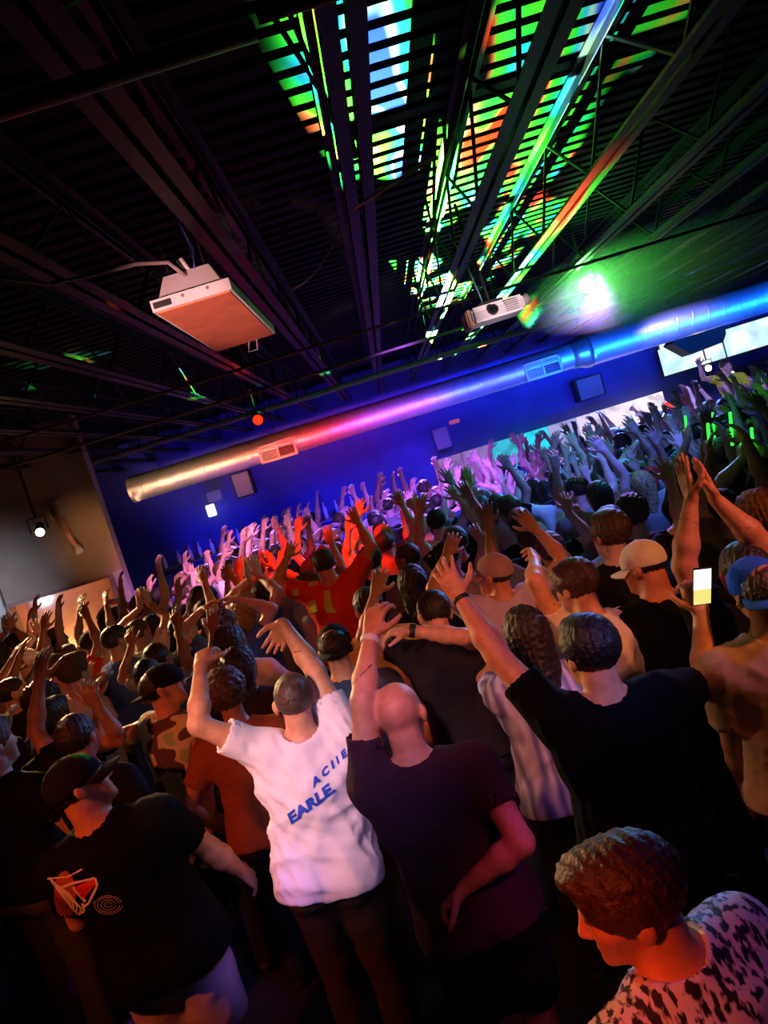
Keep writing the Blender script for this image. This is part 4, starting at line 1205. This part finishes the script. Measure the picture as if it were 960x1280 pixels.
po = Pose(hip=(0.10, -0.02, 0.78 + sc6), lean=(-0.14, 0.05), yaw=0.5, head=(0.95, -0.1, -0.15), build=1.05)
hero('brown-haired person in a streaked black and white shirt turning the head aside', xy, po, (0.68, 0.36, 0.24), ('full', (0.055, 0.02, 0.012)), (0.6, 0.6, 0.7), (0.02, 0.02, 0.025), shirt_mat=M_STREAK, seed=16, h=0.010, hz=0.005)

# 7 tan tee and blue cap at right
xy = place(946, 742, 1.63)
po = Pose(lean=(0.02, 0.0), yaw=-0.1, head=(0.15, 0.1, 0), build=1.08,
          L=dict(hand=loc(xy, 948, 1045, 2.75), elbow=loc(xy, 905, 960, 2.5)))
p7, s7 = hero('person in a tan tee and bright blue cap with an arm hanging down', xy, po, (0.62, 0.36, 0.25), ('cap_back', BROWN), (0.62, 0.42, 0.27), (0.02, 0.02, 0.03), capcol=(0.03, 0.14, 0.75), seed=17, sleeve=0.72)

# 8 white cap, black hoodie
xy = place(806, 700, 1.66)
po = Pose(lean=(0.02, -0.02), head=(0.75, -0.2, 0.1), build=1.18,
          L=dict(hand=(-0.26, 0.25, 1.0)), R=dict(hand=(0.26, 0.25, 1.0)))
p8, s8 = hero('person in a white cap with black line emblem and a black top', xy, po, (0.55, 0.28, 0.2), ('cap', DARKHAIR), (0.006, 0.006, 0.007), (0.008, 0.008, 0.01), capcol=(0.82, 0.76, 0.74), seed=18, sleeve=0.95)
strokes = []
stroke([(783 + 8 * math.cos(a_), 688 + 6 * math.sin(a_)) for a_ in np.linspace(0, 6.2, 12)], 1.2)
stroke([(790, 668), (793, 680), (788, 692), (796, 697)], 1.2); stroke([(776, 694), (786, 700), (798, 690)], 1.2)
capo = [c for c in p8.children if c.name.startswith('cap')][0]
# the emblem is thrown on the cap in the cap's own frame
def cap_emblem():
    me = capo.data; Mw = Matrix.Translation(p8.location) @ capo.matrix_local; Mi = Mw.inverted()
    bvh = BVHTree.FromPolygons([v.co for v in me.vertices], [tuple(p.vertices) for p in me.polygons])
    bm = bmesh.new()
    for poly in strokes:
        vs = []
        for x, y in poly:
            d = (Mi.to_3x3() @ Vector(ray(x, y))).normalized()
            hit = bvh.ray_cast(Mi @ Vector(CAM), d)
            if hit[0] is None: break
            vs.append(bm.verts.new(hit[0] - d * 0.003))
        if len(vs) == len(poly): bm.faces.new(vs)
    me2 = bpy.data.meshes.new('emblem'); bm.to_mesh(me2); bm.free()
    o = link('emblem', me2, capo, mat('emblem_black', (0.03, 0.02, 0.02), 0.7))
cap_emblem()
ph = empty('smartphone', aty(877, 733, 2.70))
tag(ph, 'smartphone with a bright white and yellow screen held up beside the black tee', 'phone')
ph.rotation_euler = (0.15, 0.2, 0.1)
MB().box((0, 0, 0), (0.072, 0.009, 0.145), bevel=0.004).build('phone_case', M_BLACK, ph)
MB().box((0, -0.0052, 0.028), (0.066, 0.002, 0.075)).build('screen', mat('phone_white', (0, 0, 0), emit=(1, 0.97, 0.92), emit_s=1.6), ph)
MB().box((0, -0.0052, -0.038), (0.066, 0.002, 0.055)).build('screen_image', mat('phone_yellow', (0, 0, 0), emit=(0.85, 0.75, 0.2), emit_s=1.0), ph)

# 9 hands clapping high at right
xy = place(935, 715, 1.64)
po = Pose(lean=(0, 0.04), head=(0.2, 0.1, 0), build=1.12,
          L=dict(hand=loc(xy, 864, 624, 2.85), elbow=loc(xy, 800, 740, 2.8), dir=(0.02, 0.15, 1), palm=(1, 0.15, 0), curl=0.06, spread=0.10),
          R=dict(hand=loc(xy, 888, 617, 2.87), elbow=loc(xy, 1000, 700, 2.8), dir=(-0.12, 0.15, 1), palm=(-1, 0.15, 0), curl=0.06, spread=0.10))
hero('person in black clapping both bare hands high above the head', xy, po, (0.66, 0.36, 0.22), ('short', DARKHAIR), (0.008, 0.008, 0.009), (0.01, 0.01, 0.012), seed=19, h=0.0078)

# 10 dark-haired person with bent arm and wristwatch
xy = place(548, 772, 1.62)
po = Pose(lean=(-0.03, 0.08), head=(0.3, -0.35, 0.2),
          R=dict(hand=loc(xy, 512, 788, 3.55), elbow=loc(xy, 610, 800, 3.5), palm=(0, 0, -1), curl=0.5, dir=(-0.9, 0.1, 0.15)),
          L=dict(hand=loc(xy, 470, 740, 4.0), elbow=(-0.6, 0, 1.4)))
p10, _ = hero('dark-haired person with bent arm and wristwatch, leaning in a dark top', xy, po, (0.66, 0.44, 0.38), ('short', DARKHAIR), (0.018, 0.012, 0.016), (0.02, 0.02, 0.03), seed=20, sleeve=0.5)
wristband(p10, po.arms[1], M_BLACK, 'wristwatch', 0.033, 0.03, 0.015)

# 11 striped blue-white top
M_STRIPE = bpy.data.materials.new('blue_stripes'); M_STRIPE.use_nodes = True
nt = M_STRIPE.node_tree; tb = nt.nodes['Principled BSDF']; tb.inputs['Roughness'].default_value = 0.8
tc = N(nt, 'ShaderNodeTexCoord'); mp = N(nt, 'ShaderNodeMapping', inp={'Scale': (1, 1, 0.15)}); wv = N(nt, 'ShaderNodeTexWave', inp={'Scale': 6, 'Distortion': 9, 'Detail': 2})
nt.links.new(tc.outputs['Object'], mp.inputs['Vector']); nt.links.new(mp.outputs[0], wv.inputs['Vector'])
rp = N(nt, 'ShaderNodeValToRGB'); nt.links.new(wv.outputs['Fac'], rp.inputs[0])
rp.color_ramp.elements[0].color = (0.16, 0.18, 0.50, 1); rp.color_ramp.elements[1].color = (0.60, 0.64, 0.95, 1)
nt.links.new(rp.outputs[0], tb.inputs['Base Color'])
xy = place(652, 798, 1.56)
po = Pose(lean=(0.05, 0.04), hip=(0, 0, 0.88), head=(0.2, 0, 0), build=0.95, L=dict(hand=loc(xy, 642, 815, 3.3), elbow=(-0.5, 0.2, 1.0)))
hero('dark-haired person in a blue and white streaked top behind the raised arm', xy, po, (0.6, 0.4, 0.34), ('long', DARKHAIR), (0.5, 0.5, 0.8), (0.02, 0.02, 0.03), shirt_mat=M_STRIPE, seed=21, amp=0.012)

# 12 white-shirted person bending, arm to the head
xy = place(735, 742, 1.60)
po = Pose(lean=(-0.02, 0.05), yaw=0.2, head=(0.4, -0.2, 0.1),
          L=dict(hand=loc(xy, 668, 700, 3.6), elbow=loc(xy, 690, 790, 3.2), curl=0.5), R=dict(hand=(0.18, 0.25, 1.2), elbow=(0.6, 0, 1.1)))
hero('brown-haired person in a loose white shirt with one forearm lifted', xy, po, (0.66, 0.42, 0.30), ('full', BROWN), (0.80, 0.72, 0.66), (0.02, 0.02, 0.03), seed=22, sleeve=0.5)

# 13 pale cap and sunglasses, orange-lit
xy = place(618, 722, 1.62)
po = Pose(lean=(0.02, 0.03), head=(0.9, 0.1, 0), L=dict(hand=loc(xy, 560, 690, 4.5), elbow=(-0.6, 0, 1.5)), R=dict(hand=loc(xy, 668, 660, 4.4), elbow=(0.6, 0, 1.5)))
p13, _ = hero('person in a dusky pink cap and lavender shirt looking sideways', xy, po, (0.62, 0.34, 0.26), ('cap', DARKHAIR), (0.55, 0.45, 0.75), (0.02, 0.02, 0.03), capcol=(0.45, 0.26, 0.26), seed=23)

# 14 dark-haired man, blue shirt
xy = place(765, 662, 1.63)
po = Pose(lean=(0, 0.04), head=(-0.5, 0, 0), L=dict(hand=(-0.28, 0.25, 1.0)), R=dict(hand=(0.3, 0.2, 1.0)))
hero('dark-haired person in a bright blue shirt beside the white cap', xy, po, (0.6, 0.34, 0.26), ('full', DARKHAIR), (0.25, 0.45, 0.85), (0.02, 0.02, 0.03), seed=24)

# 15 red tee with neon patches
xy = place(408, 706, 1.77)
po = Pose(hip=(0, 0, 1.09), lean=(-0.02, 0.02), head=(0.2, 0, 0), build=1.15, L=dict(hand=(-0.3, 0.25, 1.9), elbow=(-0.6, 0, 1.6)), R=dict(hand=(0.32, 0.25, 2.0), elbow=(0.6, 0, 1.6)))
p15, s15 = hero('person in a bright red tee with neon yellow patches, both arms raised', xy, po, (0.6, 0.34, 0.24), ('short', DARKHAIR), (0.75, 0.05, 0.02), (0.02, 0.02, 0.03), seed=25, h=0.013)
neon = mat('neon_patch', (0.62, 0.85, 0.05), 0.6, emit=(0.6, 0.8, 0.02), emit_s=0.0)

# 16-22 further people near the front, placed from their heads
near = [
 ('brown-haired person in a sleeveless tan top reaching one arm forward', (70, 838), 1.60, (0.03, 0.05), (-0.6, 0, 0), 'short', BROWN, (0.5, 0.35, 0.3), 0.0, dict(hand=(-0.3, 0.35, 1.35), elbow=(-0.6, 0, 1.1)), dict(hand=(0.38, 0.35, 1.62), elbow=(0.5, -.1, 1.2))),
 ('short-haired person in a black top looking sideways, one arm lifted forward', (14, 868), 1.60, (0, 0), (-0.9, 0, 0), 'buzz', DARKHAIR, (0.02, 0.015, 0.015), 0.62, None, dict(hand=(0.42, 0.3, 1.5), elbow=(0.5, 0, 1.1))),
 ('person in a black tee with dark full hair pointing one finger upward', (65, 905), 1.58, (0, 0.02), (-0.3, 0, 0), 'full', DARKHAIR, (0.012, 0.01, 0.01), 0.62, None, dict(hand=loc(place(65, 905, 1.58), 122, 880, 3.9), elbow=(0.5, 0, 1.0), curl=0.5)),
 ('curly brown-haired person in a rust top behind the raised white sleeve', (285, 870), 1.55, (0, 0), (0.2, 0, 0), 'curly', BROWN, (0.30, 0.08, 0.03), 0.62, None, None),
 ('person with dark hair in a navy top in front of the neon patches', (420, 812), 1.60, (0, 0), (0, 0, 0), 'cap_back', DARKHAIR, (0.05, 0.07, 0.16), 0.62, dict(hand=(-.28, .2, 1.0)), None),
 ('person with short dark hair and a mustard top below the neon patches', (462, 760), 1.62, (0, 0), (0.4, 0, 0), 'short', DARKHAIR, (0.62, 0.45, 0.14), 0.62, None, None),
 ('dark-skinned person with shaved head looking sideways behind the dark mane', (512, 698), 1.66, (0, 0), (0.9, 0, 0), 'buzz', DARKHAIR, (0.10, 0.08, 0.12), 0.62, None, None),
 ('person with thick long dark hair behind the bent arm', (517, 730), 1.62, (0, 0), (0, 0, 0), 'long', DARKHAIR, (0.02, 0.02, 0.03), 0.62, None, None),
 ('brown-haired person in grey with one raised arm behind the black tee', (690, 690), 1.60, (0, 0), (0.1, 0, 0), 'short', BROWN, (0.22, 0.2, 0.22), 0.62, dict(hand=(-.3, .2, 1.85)), None),
 ('person with dark brown curls and a plum top near the clapping hands', (792, 645), 1.62, (0, 0), (0.1, 0, 0), 'curly', BROWN, (0.12, 0.04, 0.07), 0.62, None, None),
 ('person with dark cap and rust top in profile, one arm raised', (258, 765), 1.60, (0, 0), (-1.1, 0, 0), 'cap_back', DARKHAIR, (0.35, 0.08, 0.03), 0.62, None, dict(hand=(.25, .25, 1.8))),
 ('person with large orange-brown hair at the right edge behind clapping hands', (952, 650), 1.66, (0, 0), (0.3, 0, 0), 'curly', (0.22, 0.09, 0.03), (0.02, 0.02, 0.02), 0.62, None, None),
 ('person with long dark hair in profile beside the tank top', (300, 835), 1.55, (0.03, 0), (-0.4, 0, 0), 'long', DARKHAIR, (0.04, 0.02, 0.02), 0.62, None, None),
]
for i, (lab, px, z, lean, hd, hr, hc, sc_, sl, L_, R_) in enumerate(near):
    xy = place(px[0], px[1], z, lean)
    po = Pose(hip=(0, 0, 0.95 + z - 1.63), lean=lean, head=hd, L=L_, R=R_, build=random.uniform(0.96, 1.06))
    hero(lab, xy, po, SKINS[5] if 'dark-skinned' in lab else SKINS[i % 5], (hr, hc), sc_, (0.02, 0.02, 0.03), sleeve=sl, seed=30 + i, h=0.016, hz=0.009, hh_=0.0066, capcol=(0.02, 0.02, 0.03))

# people holding green glow sticks beyond the clapping hands
M_GLOW = mat('glow_green', (0.05, 0.5, 0.05), 0.4, emit=(0.03, 1.0, 0.06), emit_s=1.7)
for i, (lab, hd_, lh, rh, hr, shc) in enumerate((
        ('person in an olive top holding a green glow stick in each raised hand', (908, 640), (890, 552), (932, 548), 'short', (0.10, 0.11, 0.05)),
        ('person in a dark cap lifting two green glow sticks', (962, 614), (930, 572), (958, 566), 'cap_back', (0.04, 0.05, 0.04)),
        ('curly-haired person in a brown top lifting two green glow sticks', (862, 600), (862, 536), (905, 540), 'curly', (0.10, 0.06, 0.04)))):
    xy = place(hd_[0], hd_[1], 1.63)
    yy_ = xy[1] + 0.12
    po = Pose(lean=(0, 0.03), head=(0.1, 0.05, 0),
              L=dict(hand=loc(xy, lh[0], lh[1], yy_), elbow=(-.6, 0, 1.5), dir=(.15, .9, .35), palm=(1, 0, 0), curl=1.1, spread=.02),
              R=dict(hand=loc(xy, rh[0], rh[1], yy_), elbow=(.6, 0, 1.5), dir=(-.15, .9, .35), palm=(-1, 0, 0), curl=1.1, spread=.02))
    hero(lab, xy, po, SKINS[i], (hr, DARKHAIR), shc, (0.02, 0.02, 0.03), seed=70 + i, h=0.016, hz=0.009, hh_=0.0066)
    for a_ in po.arms:
        d_ = unit(a_['hd']); n_ = unit(a_['n'] - d_ * (a_['n'] @ d_)); t_ = np.cross(n_, d_) if a_['side'] < 0 else np.cross(d_, n_)
        c_ = a_['W'] + d_ * .085 + n_ * .022
        q_ = Vector(t_) * 0.14
        o = MB().tube([-q_ * .45, -q_ * .43, q_, q_ * 1.03], [0.005, 0.009, 0.009, 0.005], 8).build('glow_stick', M_GLOW, None, True)
        o.location = (xy[0] + c_[0], xy[1] + c_[1], c_[2])
        tag(o, 'slim green glow stick gripped in a raised hand beyond the clapping hands', 'glow stick', 'green glow sticks in the crowd')

# neon patches lie on the red tee
for pp in ([(385, 714), (395, 714), (398, 731), (386, 734)], [(386, 752), (395, 750), (398, 764), (388, 766)], [(406, 738), (412, 738), (415, 756), (421, 766), (410, 766), (406, 760)], [(366, 738), (375, 735), (374, 744), (367, 745)]):
    prints(p15, s15, [pp], neon, 'neon_patch', 0.008, 'neon yellow patch on the red tee')

# ================================================================== the crowd
R_ = lambda x, y, z: (x, y, z)
CROWD = {
 'both arms raised wide': Pose(lean=(0, .03), L=dict(hand=(-.42, .12, 1.82), elbow=(-.7, 0, 1.5)), R=dict(hand=(.42, .12, 1.85), elbow=(.7, 0, 1.5))),
 'both arms straight up': Pose(lean=(0, .03), head=(.1, .1, 0), L=dict(hand=(-.22, .15, 1.94), elbow=(-.7, 0, 1.6)), R=dict(hand=(.2, .12, 1.95), elbow=(.7, 0, 1.6))),
 'clapping overhead': Pose(lean=(.02, .04), head=(0, .15, 0), L=dict(hand=(-.05, .2, 1.82), elbow=(-.7, 0, 1.5), dir=(.1, .1, 1), palm=(1, .2, 0), curl=.08), R=dict(hand=(.06, .2, 1.83), elbow=(.7, 0, 1.5), dir=(-.1, .1, 1), palm=(-1, .2, 0), curl=.08)),
 'one arm raised high': Pose(lean=(.03, .02), head=(-.2, .05, 0), R=dict(hand=(.26, .14, 1.93), elbow=(.7, 0, 1.5)), L=dict(hand=(-.27, .15, .95))),
 'one fist raised': Pose(lean=(-.03, .04), head=(.2, 0, 0), R=dict(hand=(.3, .2, 1.82), elbow=(.8, 0, 1.3), curl=1.35, spread=.02, thumb=.5), L=dict(hand=(-.15, .3, 1.2), elbow=(-.6, 0, 1.0))),
 'arms held low': Pose(lean=(.02, .02), head=(.25, 0, .05), L=dict(hand=(-.22, .25, 1.0)), R=dict(hand=(.25, .2, .98))),
 'hands stretched forward': Pose(lean=(0, .08), head=(-.1, .1, 0), L=dict(hand=(-.25, .42, 1.68), elbow=(-.6, .1, 1.2)), R=dict(hand=(.27, .40, 1.74), elbow=(.6, .1, 1.2))),
 'hands on the head': Pose(lean=(0, 0), head=(0, .1, 0), L=dict(hand=(-.14, .0, 1.79), elbow=(-.8, 0, 1.65), dir=(.8, .1, .3), palm=(.3, 0, -1), curl=.3), R=dict(hand=(.14, .0, 1.79), elbow=(.8, 0, 1.65), dir=(-.8, .1, .3), palm=(-.3, 0, -1), curl=.3)),
 'one hand waving': Pose(lean=(.04, .03), head=(.3, 0, .1), R=dict(hand=(.48, .2, 1.78), elbow=(.7, 0, 1.2), spread=.2), L=dict(hand=(-.08, .28, 1.25), elbow=(-.6, 0, 1.0))),
 'hands thrown up': Pose(lean=(0, .05), head=(-.1, .2, 0), L=dict(hand=(-.33, .22, 1.74), elbow=(-.9, .1, 1.3), dir=(-.2, .4, .8)), R=dict(hand=(.35, .2, 1.70), elbow=(.9, .1, 1.3), dir=(.3, .4, .8))),
}
PROTO = {}
for i, (k, po) in enumerate(CROWD.items()):
    me = body_mesh(po, 0.020, 0.0074, 0.011)
    P, subs = po.shirt(0.62)
    tee = cloth_mesh(P, 0.015, 0.007, 50 + i, subs)
    P, subs = po.shirt(0.0)
    tank = cloth_mesh(P, 0.015, 0.006, 50 + i, subs)
    tr_ = cloth_mesh(po.trousers(), 0.022, 0.006, 60 + i)
    PROTO[k] = (po, me, tee, tank, tr_)

SHIRTS = [('black tee', (0.010, 0.010, 0.012), 5), ('white tee', (0.80, 0.78, 0.78), 3), ('grey tee', (0.28, 0.28, 0.30), 3), ('blue tee', (0.06, 0.12, 0.45), 2),
          ('red tee', (0.5, 0.04, 0.03), 1), ('tan tee', (0.45, 0.32, 0.2), 2), ('white tank top', (0.78, 0.75, 0.75), 1), ('dark tank top', (0.03, 0.03, 0.04), 2)]
SW = [s[2] for s in SHIRTS]
HAIRS = [('short dark hair', 'short', DARKHAIR, 5), ('brown hair', 'full', BROWN, 3), ('cropped hair', 'buzz', (0.05, 0.03, 0.02), 2), ('long dark hair', 'long', DARKHAIR, 2),
         ('long fair hair', 'long', BLOND, 1), ('curly hair', 'curly', (0.03, 0.02, 0.012), 2), ('a dark cap', 'cap', DARKHAIR, 1), ('a pale cap', 'cap_back', BROWN, 2), ('a hair bun', 'bun', BROWN, 1)]
HW = [s[3] for s in HAIRS]
POSEW = {'both arms raised wide': 3, 'both arms straight up': 4, 'clapping overhead': 3, 'one arm raised high': 4, 'one fist raised': 2, 'arms held low': 3,
         'hands stretched forward': 3, 'hands on the head': 1, 'one hand waving': 2, 'hands thrown up': 3}
def zone(x, y):
    if y > 10.6: return 'close to the blue back wall' if x < 3 else 'close to the stage'
    if x < -1.3: return 'near the brown partition'
    if x > 2.4: return 'beyond the clapping hands'
    if y > 8.2: return 'below the silver duct'
    if x < 0.3: return 'around the red beam'
    return 'behind the white cap'
def person(x, y, yaw, k, shirt, hair, skin, label, group=None, z0=0.0, sc=1.0, flip=False):
    po, me, tee, tank, tr_ = PROTO[k]
    root = empty('person', (x, y, z0), yaw)
    root.scale = (-sc if flip else sc, sc, sc)
    tag(root, label, 'person', group)
    link('body', me, root, None, (skin[0], skin[1] * .95, skin[2] * 1.15))
    link('shirt', tank if 'tank' in shirt[0] else tee, root, None, shirt[1])
    link('trousers', tr_, root, None, random.choice([(0.015, 0.015, 0.02), (0.05, 0.06, 0.1), (0.12, 0.1, 0.08)]))
    add_hair(root, po, hair[1], hair[2], (0.55, 0.55, 0.6) if 'pale' in hair[0] else (0.02, 0.02, 0.025))
    return root
spots = []
y = 3.55
row = 0
while y < 13.0:
    dx = 0.53 + 0.012 * (y - 3.5)
    x = -0.62 * y - 1.0 + (row % 2) * dx / 2
    while x < 0.75 * y + 1.0:
        px_, py_ = x + random.uniform(-.11, .11), y + random.uniform(-.12, .12)
        u, v = pix((px_, py_, 1.65)); u2, v2 = pix((px_, py_, 2.0))
        ok = (-25 if py_ > 6 else -230) < u2 < 985 and v < 1300
        ok = ok and all((px_ - a_) ** 2 + (py_ - b_) ** 2 > (0.36 if py_ < 5 else 0.42) ** 2 for a_, b_ in MAIN)
        ok = ok and not (py_ > YP - 0.5 and px_ < XE + 0.3) and not (px_ > 4.9 and py_ > 11.7)
        ok = ok and not (py_ < 6.2 and 340 < u < 475 and v2 < 800 and v > 640)
        if ok: spots.append((px_, py_))
        x += dx
    y += 0.56; row += 1
print('crowd spots', len(spots))
rows = []
for (x, y) in spots:
    k = random.choices(list(POSEW), list(POSEW.values()))[0]
    if y < 5.2 and k in ('both arms straight up', 'both arms raised wide', 'clapping overhead') and random.random() < 0.7: k = 'arms held low'
    sh_ = random.choices(SHIRTS, SW)[0]; hr_ = random.choices(HAIRS, HW)[0]
    if y < 4.3: sh_ = SHIRTS[0]
    lab = 'person in %s with %s, %s, %s' % (sh_[0], hr_[0], k, zone(x, y))
    if len(lab.split()) > 16: lab = lab.replace('hands stretched', 'hands').replace('both arms', 'arms').replace('one arm', 'arm').replace('close to the ', 'at ').replace('short dark', 'dark').replace('around the ', 'by ')
    rows.append((x, y, k, sh_, hr_, lab))
from collections import Counter
cnt = Counter(r[5] for r in rows)
for (x, y, k, sh_, hr_, lab) in rows:
    face = math.atan2(-(2.2 - x), 13 - y) * 0.8 + random.gauss(0, .22)
    person(x, y, face, k, sh_, hr_, random.choice(SKINS), lab, ('crowd: ' + lab[10:]) if cnt[lab] > 1 else None, 0.0, random.uniform(.95, 1.04), random.random() < .5)
# one person standing on the stage in a yellow top
sp = aty(918, 478, 12.6)
person(sp[0], sp[1] + .1, 3.0, 'one hand waving', ('yellow tee', (0.7, 0.8, 0.05)), HAIRS[0], SKINS[1], 'person in a bright yellow top standing on the stage below the video screen', None, 0.50)

P = aty(845, 512, 10.5); d = Vector((-0.12, 0, 0.14))
o = MB().tube([-d, d], 0.02, 8).build('glow_stick', mat('glow_red', (0.5, 0.03, 0.02), 0.4, emit=(1, 0.05, 0.02), emit_s=1.4), None, True); o.location = P
tag(o, 'red glow stick held up before the stage', 'glow stick')

# ------------------------------------------------------------------ haze around the green lamp
hz_ = bpy.data.materials.new('haze'); hz_.use_nodes = True
nt = hz_.node_tree; nt.nodes.remove(nt.nodes['Principled BSDF'])
vs = N(nt, 'ShaderNodeVolumeScatter', inp={'Color': (0.9, 1, 0.9, 1), 'Anisotropy': 0.3})
tc = N(nt, 'ShaderNodeTexCoord'); ln_ = N(nt, 'ShaderNodeVectorMath', operation='LENGTH'); nt.links.new(tc.outputs['Object'], ln_.inputs[0])
mr = N(nt, 'ShaderNodeMapRange', inp={1: 1.0, 2: 0.0, 3: 0.0, 4: 1.4}); nt.links.new(ln_.outputs['Value'], mr.inputs[0])
nt.links.new(mr.outputs[0], vs.inputs['Density']); nt.links.new(vs.outputs[0], nt.nodes['Material Output'].inputs['Volume'])
bm = bmesh.new(); bmesh.ops.create_icosphere(bm, subdivisions=3, radius=1.0)
me = bpy.data.meshes.new('haze'); bm.to_mesh(me); bm.free()
ho = link('haze_cloud', me, None, hz_); ho.location = (PG[0] + 0.55, PG[1] - 0.25, PG[2] - 0.1); ho.scale = (1.3, 0.7, 0.42)
tag(ho, 'thin green-lit haze hanging around the green stage lamp', 'haze'); ho['kind'] = 'stuff'
